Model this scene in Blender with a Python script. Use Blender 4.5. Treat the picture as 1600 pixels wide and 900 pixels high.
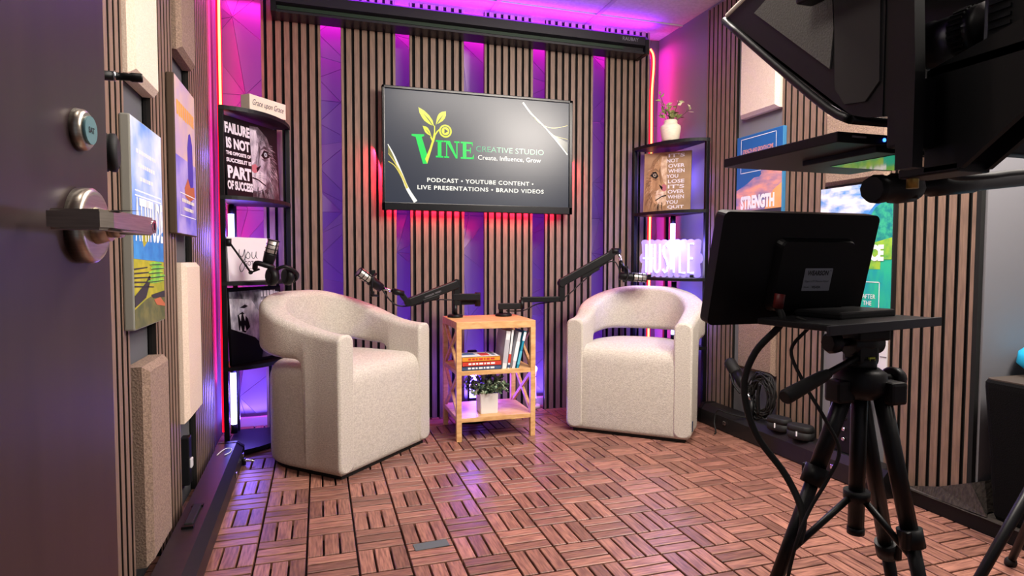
import bpy, bmesh, math, random
from mathutils import Vector, Matrix, geometry
for o in list(bpy.data.objects): bpy.data.objects.remove(o)
sc = bpy.context.scene; COL = sc.collection; PI = math.pi
R = random.Random(7)
# ------------------------------------------------------------------ camera
cam = bpy.data.cameras.new('camera'); co = bpy.data.objects.new('camera', cam); COL.objects.link(co)
cam.sensor_width = 36; cam.lens = 954.645/1600*36; cam.clip_start = .02
rt, dn, fw = Vector((.953788,-.300472,.002080)), Vector((-.011879,-.044621,-.998933)), Vector((.300244,.952746,-.046128))
m = Matrix((rt, -dn, -fw)).transposed().to_4x4(); m.translation = (.1978,-1.9341,.9126)
co.matrix_world = m; sc.camera = co
# ------------------------------------------------------------------ world, exposure, lamps
sc.view_settings.view_transform = 'Standard'; sc.view_settings.look = 'None'
sc.view_settings.gamma = 1; sc.view_settings.use_curve_mapping = False; sc.view_settings.exposure = .45
w = bpy.data.worlds.new('world'); sc.world = w; w.use_nodes = True
w.node_tree.nodes['Background'].inputs[0].default_value = (.8,.85,1,1); w.node_tree.nodes['Background'].inputs[1].default_value = .15
def area(name, loc, rot, sx, sy, power, col, spread=180):
    l = bpy.data.lights.new(name, 'AREA'); l.shape = 'RECTANGLE'; l.size = sx; l.size_y = sy
    l.energy = power; l.color = col; l.spread = math.radians(spread)
    o = bpy.data.objects.new(name, l); COL.objects.link(o); o.location = loc; o.rotation_euler = rot; return o
def point(name, loc, power, col, r=.03):
    l = bpy.data.lights.new(name, 'POINT'); l.energy = power; l.color = col; l.shadow_soft_size = r
    o = bpy.data.objects.new(name, l); COL.objects.link(o); o.location = loc; return o
def aim(o, tgt):
    d = Vector(tgt)-o.location; o.rotation_euler = d.to_track_quat('-Z','Y').to_euler()
WARM = (1,.91,.82)
k = area('studio_key_lamp', (2.25,-1.08,2.30), (0,0,0), .75, .75, 86, WARM); aim(k, (.75,1.1,.7))
area('ceiling_lamp_front', (1.35,-.30,2.335), (0,0,0), 1.1, .55, 52, WARM)
k = area('studio_fill_lamp', (.10,-1.2,2.30), (0,0,0), .5, .5, 10, WARM); aim(k, (1.3,1.4,.7))
MAG = (1,.015,.55); VIO = (.34,.025,1); BLU = (.20,.10,1); RED = (1,.015,.07)
area('cove_lamp_top', (1.0,1.62,2.30), (0,0,0), 2.55, .05, 22, MAG)
area('cove_lamp_upper', (1.05,1.46,2.285), (PI,0,0), 2.2, .05, 11, (.28,.012,1))
area('cove_lamp_bottom', (1.0,1.605,.06), (PI,0,0), 2.5, .05, 34, BLU)
area('cove_lamp_mid', (1.0,1.56,1.2), (PI/2,0,0), 2.5, 2.2, 15, VIO)
point('floor_bar_lamp', (1.03,1.36,.22), 6, (.14,.07,1), .05)
point('floor_spot_lamp', (1.44,1.53,.25), .5, (1,.25,.9), .02)
k = area('tv_backlight', (1.06,1.506,1.196), (PI/9,0,0), .98, .02, 4.2, RED)
k = area('tv_backlight', (.548,1.506,1.36), (0,0,0), .02, .34, 2.6, RED); aim(k, (.47,1.53,1.33))
k = area('tv_backlight', (1.622,1.506,1.36), (0,0,0), .02, .30, 1.2, RED); aim(k, (1.70,1.53,1.33))
area('flex_glow_left', (-.282,1.40,1.25), (0,PI/2,0), 1.9, .02, 2.5, (1,.015,.25)); area('flex_glow_left', (-.272,1.46,1.35), (PI/2,0,-.6), .03, 1.9, 6.5, (1,.015,.2))
area('flex_glow_left', (-.262,1.37,1.3), (-PI/2,0,0), .02, 1.9, .8, RED)
area('flex_glow_right', (2.235,1.56,1.3), (0,-PI/2,0), 1.9, .03, 3.2, (1,.015,.2))
for x,y,z in ((-.17,1.36,.25),(-.17,1.36,1.0),(2.17,1.18,1.0),(2.2,1.3,.60)): point('tube_glow', (x,y,z), 4.2, (.17,.11,1), .05)
point('tube_glow', (-.19,1.3,1.4), 2.0, (.2,.13,1), .04); point('tube_glow', (2.24,1.32,1.4), 2.2, (.18,.14,1), .04)
area('sign_glow', (2.155,1.205,.92), (-PI/2,0,math.radians(-43)), .3, .2, 1.5, (.7,.6,1))
# ------------------------------------------------------------------ materials
def lin(h):
    if not isinstance(h, str): return tuple(h)+(1,)
    c = [int(h[i:i+2],16)/255 for i in (0,2,4)]
    return tuple(x/12.92 if x <= .04045 else ((x+.055)/1.055)**2.4 for x in c)+(1,)
_M = {}
def mat(name, col='808080', rough=.5, metal=0, emit=0, ecol=None, noise=None, nscale=20, stretch=(1,1,1), bump=0, bscale=None, trans=0, spec=None, island=None, ior=1.45, alpha=1):
    """noise: second colour mixed in; island: strength of a tone of its own for every separate slat"""
    if name in _M: return _M[name]
    m = bpy.data.materials.new(name); m.use_nodes = True; nt = m.node_tree; b = nt.nodes['Principled BSDF']; L = nt.links.new
    I = b.inputs; I['Base Color'].default_value = lin(col); I['Roughness'].default_value = rough; I['Metallic'].default_value = metal
    I['IOR'].default_value = ior; I['Transmission Weight'].default_value = trans; I['Alpha'].default_value = alpha
    if spec is not None: I['Specular IOR Level'].default_value = spec
    if emit: I['Emission Color'].default_value = lin(ecol or col); I['Emission Strength'].default_value = emit
    if noise or bump:
        tc = nt.nodes.new('ShaderNodeTexCoord'); mp = nt.nodes.new('ShaderNodeMapping'); mp.inputs['Scale'].default_value = stretch
        L(tc.outputs['Object'], mp.inputs[0])
    out = None
    if noise:
        nz = nt.nodes.new('ShaderNodeTexNoise'); nz.inputs['Scale'].default_value = nscale; nz.inputs['Detail'].default_value = 4; L(mp.outputs[0], nz.inputs[0])
        rp = nt.nodes.new('ShaderNodeValToRGB'); rp.color_ramp.elements[0].position = .36; rp.color_ramp.elements[1].position = .64
        rp.color_ramp.elements[0].color = lin(col); rp.color_ramp.elements[1].color = lin(noise); L(nz.outputs[0], rp.inputs[0]); out = rp.outputs[0]
        if island:
            g = nt.nodes.new('ShaderNodeNewGeometry'); hs = nt.nodes.new('ShaderNodeHueSaturation')
            mr = nt.nodes.new('ShaderNodeMapRange'); mr.inputs[3].default_value = 1-island; mr.inputs[4].default_value = 1+island
            L(g.outputs['Random Per Island'], mr.inputs[0]); L(mr.outputs[0], hs.inputs['Value']); L(out, hs.inputs['Color']); out = hs.outputs[0]
        L(out, I['Base Color'])
    if bump:
        n2 = nt.nodes.new('ShaderNodeTexNoise'); n2.inputs['Scale'].default_value = bscale or nscale; n2.inputs['Detail'].default_value = 3; L(mp.outputs[0], n2.inputs[0])
        bp = nt.nodes.new('ShaderNodeBump'); bp.inputs['Strength'].default_value = bump; bp.inputs['Distance'].default_value = .004
        L(n2.outputs[0], bp.inputs['Height']); L(bp.outputs[0], I['Normal'])
    _M[name] = m; return m
BLACK = mat('black_plastic','0a0a0c',.45,spec=.3); BLACKM = mat('black_metal','0e0e11',.4,.2,spec=.35); RUB = mat('black_rubber','0a0a0a',.7)
FELT = mat('black_felt','0b0a0a',.95); SATIN = mat('satin_black','101013',.5,spec=.3)
WOODS = mat('slat_walnut','705b4e',.5,noise='866d5d',nscale=9,stretch=(14,14,1.2),bump=.08)
MDF = mat('slat_black_core','15100e',.8)
DECKX = mat('deck_acacia_across','66433a',.40,noise='946757',nscale=7,stretch=(2,22,8),island=.34,bump=.1)
DECKY = mat('deck_acacia_along','66433a',.40,noise='946757',nscale=7,stretch=(22,2,8),island=.34,bump=.1)
GREYW = mat('painted_grey_wall','76757a',.75); DGREY = mat('dark_grey_wall','55565a',.8)
CEIL = mat('ceiling_tile','d6d0d2',.85,noise='c8c2c4',nscale=60); GRID = mat('ceiling_grid','b4aeb0',.6)
FACET = mat('faceted_panel','56535f',.38); WHITEP = mat('white_paint','d8d6da',.5)
BOUC = mat('cream_boucle','b4aca1',.95,noise='cac3b7',nscale=120,stretch=(1,1,1.6),bump=.7,bscale=260)
OAK = mat('light_oak','c69560',.5,noise='dbb07a',nscale=6,stretch=(3,10,10),bump=.04)
FOAMW = mat('cream_fabric_panel','e0cdbb',.95,noise='d3bfac',nscale=220,bump=.3)
FOAMB = mat('brown_fabric_panel','7b665a',.97,noise='98816f',nscale=190,bump=.5)
CHROME = mat('chrome','d0d0d4',.18,1); NICK = mat('brushed_nickel','b0a698',.32,1,noise='c0b6a8',nscale=30,stretch=(1,1,20))
DOORM = mat('dark_walnut_door','281c1e',.36,noise='302224',nscale=4,stretch=(1,8,.7))
WHT = mat('white_ink','ececec',.6); CREAMI = mat('cream_print','e9e2d6',.6); BLKI = mat('black_ink','101013',.55); GREYI = mat('grey_ink','77757c',.6)
CERAM = mat('cream_ceramic','e6dcc6',.55,noise='dacfb8',nscale=40,stretch=(1,1,6),bump=.15)
# ------------------------------------------------------------------ mesh builder
class B:
    def __init__(s): s.bm = bmesh.new(); s.mats = []
    def mi(s, m):
        if m not in s.mats: s.mats.append(m)
        return s.mats.index(m)
    def _new(s, faces, m, smooth=False):
        i = s.mi(m)
        for f in faces: f.material_index = i; f.smooth = smooth
    def mesh(s, verts, faces, m, smooth=False, M=None):
        vs = [s.bm.verts.new(M @ Vector(v) if M else Vector(v)) for v in verts]; out = []
        for f in faces:
            try: out.append(s.bm.faces.new([vs[i] for i in f]))
            except ValueError: pass
        s._new(out, m, smooth); return out
    def box(s, c, d, m, rot=None, bev=0, M=None):
        mt = Matrix.Translation(c) @ (rot.to_4x4() if rot else Matrix.Identity(4))
        if M: mt = M @ mt
        r = bmesh.ops.create_cube(s.bm, size=1, matrix=mt @ Matrix.Diagonal((d[0],d[1],d[2],1)))
        fs = {f for v in r['verts'] for f in v.link_faces}
        s._new(fs, m)
        if bev:
            es = {e for v in r['verts'] for e in v.link_edges}
            q = bmesh.ops.bevel(s.bm, geom=list(es), offset=bev, segments=2, profile=.6, affect='EDGES', material=-1)
            s._new([f for f in q['faces']], m)
        return s
    def b2(s, a, b, m, bev=0):
        return s.box([(a[i]+b[i])/2 for i in range(3)], [abs(b[i]-a[i]) for i in range(3)], m, bev=bev)
    def rings(s, rs, m, close=True, cap=True, smooth=True):
        vr = [[s.bm.verts.new(p) for p in r] for r in rs]; n = len(rs[0]); fs = []
        for a, b in zip(vr, vr[1:]):
            for i in range(n if close else n-1):
                j = (i+1) % n
                try: fs.append(s.bm.faces.new((a[i],a[j],b[j],b[i])))
                except ValueError: pass
        s._new(fs, m, smooth)
        if cap: s._new([s.bm.faces.new(list(reversed(vr[0]))), s.bm.faces.new(vr[-1])], m)
        return s
    def cyl(s, a, b, r0, m, r1=None, seg=16, smooth=True):
        a, b = Vector(a), Vector(b); r1 = r0 if r1 is None else r1; d = (b-a).normalized()
        u = d.orthogonal().normalized(); v = d.cross(u)
        f = lambda c, r: [c+(u*math.cos(t)+v*math.sin(t))*r for t in [2*PI*i/seg for i in range(seg)]]
        return s.rings([f(a,r0), f(b,r1)], m, smooth=smooth)
    def prof(s, a, b, pr, m, seg=20):
        """lathe about the axis a-b; pr = [(fraction along, radius)]"""
        a, b = Vector(a), Vector(b); d = (b-a).normalized(); u = d.orthogonal().normalized(); v = d.cross(u)
        return s.rings([[a+(b-a)*t+(u*math.cos(q)+v*math.sin(q))*max(r,1e-4) for q in [2*PI*i/seg for i in range(seg)]] for t, r in pr], m)
    def tube(s, pts, r, m, seg=8, sub=6, closed=False):
        P = [Vector(p) for p in pts]
        if sub > 1 and len(P) > 2:
            Q = []; n = len(P)
            for i in range(n-1 if not closed else n):
                p0 = P[(i-1)%n] if (closed or i) else P[0]; p1 = P[i]; p2 = P[(i+1)%n]; p3 = P[(i+2)%n] if (closed or i+2 < n) else P[-1]
                for k in range(sub):
                    t = k/sub; Q.append(.5*((2*p1)+(p2-p0)*t+(2*p0-5*p1+4*p2-p3)*t*t+(3*p1-p0-3*p2+p3)*t**3))
            if not closed: Q.append(P[-1])
            P = Q
        rs = []; prev = None
        for i, p in enumerate(P):
            d = (P[min(i+1,len(P)-1)]-P[max(i-1,0)]).normalized()
            u = (prev - d*prev.dot(d)).normalized() if prev else d.orthogonal().normalized(); prev = u; v = d.cross(u)
            rs.append([p+(u*math.cos(q)+v*math.sin(q))*r for q in [2*PI*k/seg for k in range(seg)]])
        return s.rings(rs, m, cap=True)
    def poly(s, pts, m, y=0, th=0):
        """flat polygon in local x,z, facing -y; th makes it a slab towards +y"""
        tri = geometry.tessellate_polygon([[Vector((x,z,0)) for x, z in pts]])
        n = len(pts); vs = [(x,y,z) for x, z in pts]; fs = [list(t) for t in tri]
        def up(f):
            a, b, c = (Vector(vs[i]) for i in f); return f if (b-a).cross(c-a).y < 0 else f[::-1]
        fs = [up(f) for f in fs]
        if th:
            ar = sum(pts[i][0]*pts[(i+1)%n][1]-pts[(i+1)%n][0]*pts[i][1] for i in range(n))
            vs += [(x,y+th,z) for x, z in pts]; fs += [[i+n for i in f[::-1]] for f in fs]
            fs += [[i,i+n,(i+1)%n+n,(i+1)%n] if ar > 0 else [i,(i+1)%n,(i+1)%n+n,i+n] for i in range(n)]
        s.mesh(vs, fs, m); return s
    def text(s, t, cx, cz, w, h, m, y=0, bold=0, shear=0, th=0, sp=1):
        """lettering centred on cx,cz that fills w x h, facing -y"""
        c = bpy.data.curves.new('t','FONT'); c.body = t; c.size = 1; c.offset = bold; c.shear = shear; c.extrude = th; c.space_character = sp; c.resolution_u = 3
        o = bpy.data.objects.new('t', c); COL.objects.link(o); dg = bpy.context.evaluated_depsgraph_get(); dg.update()
        me = bpy.data.meshes.new_from_object(o.evaluated_get(dg)); bpy.data.objects.remove(o); bpy.data.curves.remove(c)
        if not me.vertices: return s
        xs = [v.co.x for v in me.vertices]; ys = [v.co.y for v in me.vertices]
        sx = w/max(max(xs)-min(xs),1e-6); sz = h/max(max(ys)-min(ys),1e-6); mx = (max(xs)+min(xs))/2; mz = (max(ys)+min(ys))/2
        s.mesh([(cx+(v.co.x-mx)*sx, y-v.co.z, cz+(v.co.y-mz)*sz) for v in me.vertices], [list(p.vertices) for p in me.polygons], m)
        bpy.data.meshes.remove(me); return s
    def build(s, name, parent=None, M=None, label=None, norm=False):
        if norm: bmesh.ops.recalc_face_normals(s.bm, faces=s.bm.faces)
        me = bpy.data.meshes.new(name); s.bm.to_mesh(me); s.bm.free()
        for mm in s.mats: me.materials.append(mm)
        o = bpy.data.objects.new(name, me); COL.objects.link(o)
        if parent: o.parent = parent
        if M: o.matrix_local = M
        if label: o['label'] = label
        return o
def tag(o, label, cat, group=None):
    o['label'] = label; o['category'] = cat
    if group: o['group'] = group
    return o
def thing(name, label, cat, loc=(0,0,0), rz=0, group=None):
    o = bpy.data.objects.new(name, None); COL.objects.link(o); o.location = loc; o.rotation_euler = (0,0,rz); o.empty_display_size = .05
    return tag(o, label, cat, group)
def struct(b, name, **k):
    o = b.build(name, **k); o['kind'] = 'structure'; return o
def ell(cx, cz, rx, rz, n=20, a0=0, a1=2*PI): return [(cx+rx*math.cos(a0+(a1-a0)*i/n), cz+rz*math.sin(a0+(a1-a0)*i/n)) for i in range(n if a1-a0 > 6.28 else n+1)]
def rrect(cx, cz, w, h, r, n=4):
    P = []
    for sx, sz, a in ((1,1,0),(-1,1,PI/2),(-1,-1,PI),(1,-1,1.5*PI)):
        P += [(cx+sx*(w/2-r)+r*math.cos(a+PI/2*i/n), cz+sz*(h/2-r)+r*math.sin(a+PI/2*i/n)) for i in range(n+1)]
    return P
# ------------------------------------------------------------------ setting
YB, YW, XL, XLW, XR, XRW, ZC = 1.53, 1.69, -.275, -.30, 2.335, 2.352, 2.352
# floor: deck tiles of three slats, turned in every other cell
fb = B(); fb.b2((-.32,-2.3,-.06),(3.1,YW+.05,-.022), BLACK)
for c in range(-2,16):
    for r in range(-12,16):
        x0, y1 = c*.15, -r*.15; y0 = y1-.15
        if y1 > YW+.08: continue
        hor = (c+r) % 2 == 1
        for k_ in range(3):
            g = .0033; wd = .15/3
            a = (x0+g, y0+k_*wd+g*1.15) if hor else (x0+k_*wd+g, y0+g)
            b_ = (x0+.15-g, y0+(k_+1)*wd-g*1.15) if hor else (x0+(k_+1)*wd-g, y0+.15-g)
            a = (max(a[0],XLW), a[1]); b_ = (min(b_[0],XRW), min(b_[1],YW))
            if b_[0]-a[0] < .004 or b_[1]-a[1] < .004: continue
            m_ = DECKX if hor else DECKY; e = .0016
            vs = [(a[0],a[1],-.022),(b_[0],a[1],-.022),(b_[0],b_[1],-.022),(a[0],b_[1],-.022)]
            vs += [(a[0],a[1],-e),(b_[0],a[1],-e),(b_[0],b_[1],-e),(a[0],b_[1],-e)]
            vs += [(a[0]+e,a[1]+e,0),(b_[0]-e,a[1]+e,0),(b_[0]-e,b_[1]-e,0),(a[0]+e,b_[1]-e,0)]
            fs = [(8,9,10,11)]
            for o_ in (0,4): fs += [(o_+i,o_+(i+1)%4,o_+4+(i+1)%4,o_+4+i) for i in range(4)]
            fb.mesh(vs, fs, m_)
struct(fb, 'floor')
# back wall: white panels with raised triangular facets
wb = B(); wb.b2((XLW-.1,YW+.012,-.06),(XRW+.1,YW+.1,ZC+.05), FACET)
T = .62
def facets(flipx, flipz):
    pr_ = [(k/5,0) for k in range(5)]+[(1,k/5) for k in range(5)]+[(1-k/5,1) for k in range(5)]+[(0,1-k/5) for k in range(5)]
    pts = pr_+[(.31,.36),(.71,.66)]; h = [(.014 if k % 5 == 0 else (.0,.006)[k % 2]) for k in range(20)]+[.036,.0]
    r = geometry.delaunay_2d_cdt([Vector(p) for p in pts], [], [], 0, 1e-6)
    out = []
    for f in r[2]:
        P = [Vector((r[0][i].x, r[0][i].y, h[r[3][i][0]])) for i in f]
        P = [Vector((1-p.x if flipx else p.x, 1-p.y if flipz else p.y, p.z)) for p in P]; out.append(P)
    return out
nx, nz = 5, 4
for i in range(nx):
    for j in range(nz):
        for P in facets(i % 2, j % 2):
            c = sum(P, Vector())/3
            for ins, hh in ((0,0),):
                Q = [p+(c-p).normalized()*.006 for p in P]
                W_ = lambda p, z: (XLW-.12+ (i+p.x)*T, YW+.012-p.z-z, (j+p.y)*T-.06)
                vs = [W_(p, -.001) for p in P]+[W_(p, .001) for p in Q]
                vs = [(min(max(x,XLW-.05),XRW+.05), y, min(z,ZC+.03)) for x, y, z in vs]
                n_ = (Vector(vs[4])-Vector(vs[3])).cross(Vector(vs[5])-Vector(vs[3]))
                fs = [(3,4,5),(0,1,4,3),(1,2,5,4),(2,0,3,5)]
                if n_.y > 0: fs = [f[::-1] for f in fs]
                wb.mesh(vs, fs, FACET)
struct(wb, 'wall_back')
b = B(); b.b2((XLW,YW-.03,-.01),(XRW,YW+.01,.045), WHITEP, bev=.004); struct(b, 'baseboard_back')
b = B(); b.b2((XLW-.08,-2.3,-.06),(XLW,YW+.1,ZC+.05), DGREY); struct(b, 'wall_left')
b = B(); b.b2((XRW,-.44,-.06),(XRW+.1,YW+.1,ZC+.05), GREYW); b.b2((XRW+.1,-.44,-.06),(3.1,-.36,ZC+.05), GREYW)
b.b2((3.0,-2.3,-.06),(3.1,-.40,ZC+.05), GREYW); struct(b, 'wall_right')
b = B(); b.b2((XLW-.08,-2.3,-.06),(-.09,-2.2,ZC+.05), GREYW); b.b2((.85,-2.3,-.06),(3.1,-2.2,ZC+.05), GREYW); b.b2((-.09,-2.3,2.1),(.85,-2.2,ZC+.05), GREYW); struct(b, 'wall_front')
cb = B(); cb.b2((XLW-.08,-2.3,ZC+.006),(3.1,YW+.1,ZC+.06), CEIL)
for x in (-.05,.56,1.17,1.78,2.39): cb.b2((x-.012,-2.3,ZC),(x+.012,YW+.02,ZC+.01), GRID)
for y in (1.42,.81,.2,-.41,-1.02,-1.63): cb.b2((XLW-.05,y-.012,ZC-.0005),(3.05,y+.012,ZC+.01), GRID)
struct(cb, 'ceiling')
# ------------------------------------------------------------------ slat panels
def slat_panel(label, u0, u1, z0, z1, loc, rz, n, group):
    """local x runs along the wall, -y faces the room, y=0 is the slat face"""
    t = thing('slat_panel', label, 'acoustic panel', loc, rz, group); w_ = u1-u0; c = (u0+u1)/2
    B().b2((u0,.012,z0),(u1,.021,z1), FELT).build('felt_backing', t)
    s_ = B(); p = w_/n
    edge = n+1
    for i in range(edge):
        a = u0+i*p-.0135; e_ = u0+i*p+.0135; a = max(a,u0+.0005); e_ = min(e_,u1-.0005)
        s_.b2((a,.0012,z0),(e_,.0125,z1), MDF); s_.b2((a,0,z0),(e_,.0013,z1), WOODS)
    s_.build('slats', t); return t
ordn = ('leftmost','second from the left','third from the left','fourth from the left, right of the screen centre','fifth from the left, at the screen\'s right edge','rightmost')
wher = ('beside the left shelf','behind the left armchair','behind the screen','behind the screen','behind the screen','beside the right shelf')
for (a,e),o_,wh in zip(((-.078,.217),(.322,.612),(.69,.999),(1.12,1.417),(1.498,1.806),(1.892,2.194)), ('leftmost','second','third','fourth','fifth','rightmost'), wher):
    slat_panel('%s full-height walnut slat panel on the back wall, %s' % (o_, wh), a, e, 0, 2.338, (0,YB,0), 0, 7, 'slat panels on the back wall')
# left wall: local x = +Y world ; rz=+90 maps local -y to +x
for (a,e),n,wh in (((-.43,-.126),7,'next to the open door'),((.145,.443),7,'between the two left posters'),((.722,1.157),10,'nearest the back corner')):
    slat_panel('walnut slat panel on the left wall, %s' % wh, a, e, 0, 2.338, (XL,0,0), PI/2, n, 'slat panels on the left wall')
for (a,e),n,wh in (((.86,1.13),7,'beside the right corner shelf'),((.244,.518),7,'between the two right-wall posters'),((-.415,-.087),8,'widest, beside the bare grey wall')):
    slat_panel('walnut slat panel on the right wall, %s' % wh, -e, -a, 0, 2.338, (XR,0,0), -PI/2, n, 'slat panels on the right wall')
b = B(); b.b2((XR-.002,-.432,0),(XRW,-.416,2.34), FELT); struct(b, 'trim_1')
# ------------------------------------------------------------------ fabric absorber panels
def absorber(label, u0, u1, z0, z1, d, loc, rz, m_, group):
    b = B(); e = .016
    vs = []
    for yy, q in ((.02,0),(-d+e,0),(-d,e)): vs += [(u0+q,yy,z0+q),(u1-q,yy,z0+q),(u1-q,yy,z1-q),(u0+q,yy,z1-q)]
    fs = [(3,2,1,0),(8,9,10,11)]
    for o_ in (0,4): fs += [(o_+i,o_+(i+1)%4,o_+4+(i+1)%4,o_+4+i) for i in range(4)]
    b.mesh(vs, fs, m_); o = b.build('absorber_panel', norm=True); o.location = loc; o.rotation_euler = (0,0,rz)
    return tag(o, label, 'acoustic panel', group)
lw, rw = ((XL,0,0),PI/2), ((XR,0,0),-PI/2)
absorber('cream fabric sound panel high on the left wall above the waterfall-valley canvas', -.122,.14,1.39,2.30,.026,*lw,FOAMW,'fabric panels')
absorber('brown speckled fabric panel high on the left wall above the sunset canvas', .452,.718,1.635,2.30,.028,*lw,FOAMB,'fabric panels')
absorber('brown speckled fabric panel low on the left wall below the green valley canvas', -.10,.138,.08,.625,.035,*lw,FOAMB,'fabric panels')
absorber('cream fabric sound panel low on the left wall below the sunset canvas', .45,.718,.33,.90,.028,*lw,FOAMW,'fabric panels')
absorber('cream fabric sound panel high on the right wall above the sunset canvas', -.805,-.522,1.652,2.30,.03,*rw,FOAMW,'fabric panels')
absorber('brown speckled fabric panel on the right wall above the mountain lake canvas', -.238,.08,1.236,1.555,.02,*rw,FOAMB,'fabric panels')
absorber('brown speckled fabric panel low on the right wall above the coiled cable', -.80,-.525,.34,.92,.02,*rw,FOAMB,'fabric panels')
# ------------------------------------------------------------------ canvases
SKYC = mat('print_sky_clouds','4f8fd8',.55,noise='f4f0f2',nscale=13,stretch=(1,1,2.2)); SKYB = mat('print_blue_sky','5f8fe0',.55,noise='dfe4f4',nscale=5)
NAVY = mat('print_navy_sky','1c5c9c',.5); PEACH = mat('print_sunset_cloud','4d6aa8',.55,noise='f4a486',nscale=6,stretch=(1,1,3)); ORNG = mat('print_orange_glow','e9985a',.55,noise='f0b070',nscale=8)
TEALM = mat('print_forest_teal','0c7c84',.55,noise='38b48a',nscale=60); LAKE = mat('print_lake','0f9aa0',.5,noise='26b890',nscale=9,stretch=(4,1,1)); LIME = mat('print_lime','9fc83a',.55,noise='5fae4a',nscale=30)
MBLUE = mat('print_mountain_blue','2d6fb8',.55,noise='3f8fd0',nscale=16); FIELD = mat('print_rice_terrace','b3a528',.55,noise='8e9024',nscale=18); DARKG = mat('print_dark_grass','4d5230',.6,noise='6f6c3c',nscale=22)
SHORE = mat('print_dark_shore','2e2a30',.6); RUST = mat('print_rust','b4623c',.55); CANV = mat('canvas_edge','8f8f86',.8); CANVD = mat('canvas_edge_dark','4a3a2c',.8); CANVB = mat('canvas_edge_blue','2f6f9c',.7)
GOLDI = mat('gold_ink','eaa53c',.55); PURP = mat('print_violet_haze','5a55c8',.55,noise='b0a0d8',nscale=6); ORI = mat('orange_ink','f0a088',.55)
def canvas(label, u0, u1, z0, z1, d, loc, rz, edge, paint, group='landscape canvases'):
    t = thing('canvas_print', label, 'picture', loc, rz, group)
    w_, h_ = u1-u0, z1-z0; T_ = Matrix.Translation(((u0+u1)/2, 0, (z0+z1)/2))
    B().box((0,-d/2-.001,0),(w_,d,h_), edge, bev=.004).build('canvas', t, T_)
    b = B(); paint(b, w_, h_, lambda k: -d-.0012-.0004*k); b.build('print', t, T_); return t
def rect(x0,z0,x1,z1): return [(x0,z0),(x1,z0),(x1,z1),(x0,z1)]
def frame_lines(b, x0,z0,x1,z1,t,m_,y):
    for r_ in ((x0,z0,x1,z0+t),(x0,z1-t,x1,z1),(x0,z0,x0+t,z1),(x1-t,z0,x1,z1)): b.poly(rect(*r_), m_, y)
def dashes(b, cx, z, w_, h_, m_, y, seed):
    q = random.Random(seed); x = cx-w_/2
    while x < cx+w_/2-.006:
        l = q.uniform(.008,.022); l = min(l, cx+w_/2-x); b.poly(rect(x,z-h_/2,x+l,z+h_/2), m_, y); x += l+.006
def p_valley(b, W_, H, y):
    X = W_/2-.003; Z = H/2-.003
    b.poly(rect(-X,-.02,X,Z), SKYB, y(0)); b.poly(rect(-X,-Z,X,-.02), FIELD, y(0))
    for k,(a,c) in enumerate(((.11,.055),(.085,.05),(.02,.045))): dashes(b, -.01, .19-k*.035, .20-.03*k, .010, CREAMI, y(1), k)
    b.poly(rect(-.13,.085,.14,.0885), WHT, y(1)); b.poly(rect(-.13,.072,.14,.0755), WHT, y(1))
    b.poly([(-X,-.09),(-X,-.01),(-.12,.01),(-.09,-.02),(-.06,-.06),(0,-.035),(.03,.0),(.06,-.025),(.09,.005),(.12,-.02),(X,-.01),(X,-.10)], MBLUE, y(1))
    b.text('ATTITUDE', .005, .012, .285, .115, WHT, y(3), bold=.02)
    for k in range(5): b.poly([(-X,-.115-.011*k),(-.03+.016*k,-.112-.014*k),(-.03+.016*k,-.115-.014*k),(-X,-.119-.011*k)], SHORE, y(2))
    b.poly([(-X,-.185),(-.05,-.155),(-.01,-.135),(.0,-.15),(-.05,-.195),(-X,-.215)], SHORE, y(2))
    for k in range(5): b.poly(ell(.06+.02*(k%2),-.105-.012*k,.07+.006*k,.0065,18), LIME, y(2)); b.poly(ell(.06+.02*(k%2),-.107-.012*k,.07+.006*k,.0015,18), SHORE, y(3))
    b.poly([(-X,-Z),(X,-Z),(X,-.20),(.05,-.19),(-.05,-.20),(-X,-.22)], DARKG, y(1))
    b.poly([(.0,-.19),(X,-.185),(X,-.205),(.02,-.20)], SHORE, y(3)); b.poly([(.03,-.205),(.10,-.202),(X,-.225),(X,-.232),(.06,-.222)], RUST, y(3))
canvas('landscape canvas with tall white letters ATTITUDE over green rice terraces, left wall', -.175,.142,.73,1.277,.024,(XL,0,0),PI/2,CANV,p_valley)
def p_sun(b, W_, H, y):
    X = W_/2-.003; Z = H/2-.003
    b.poly(rect(-X,-Z,X,.0), PURP, y(0)); b.poly(rect(-X,.0,X,Z), mat('print_pale_haze','b39ac0',.55,noise='d8b9a4',nscale=5), y(0))
    q = random.Random(4)
    for k in range(9): x = -.13+k*.033; b.poly(rect(x-.0125, .135+q.uniform(0,.006), x+.0125, .185), GOLDI, y(1)); b.poly(rect(x-.005,.147,x+.004,.172), ORNG, y(2))
    b.poly([(.03,-.13),(.02,.05),(.045,.10),(.075,.11),(.11,.07),(.12,-.06),(.09,-.12),(.07,-.17)], mat('print_violet_arch','4238a8',.5), y(1))
    b.poly([(-.04,-.10),(.02,-.06),(.06,-.09),(.13,-.08),(.14,-.12),(.05,-.14),(-.03,-.13)], RUST, y(2))
    frame_lines(b, -.12,-.20,.15,-.12,.003,WHT,y(3))
    for k in range(2): dashes(b, .02,-.145-.028*k,.22-.05*k,.012,CREAMI,y(3),20+k)
canvas('violet and gold sunset canvas with an orange title line, left wall near the corner', .335,.68,.998,1.525,.024,(XL,0,0),PI/2,CANVD,p_sun)
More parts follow.
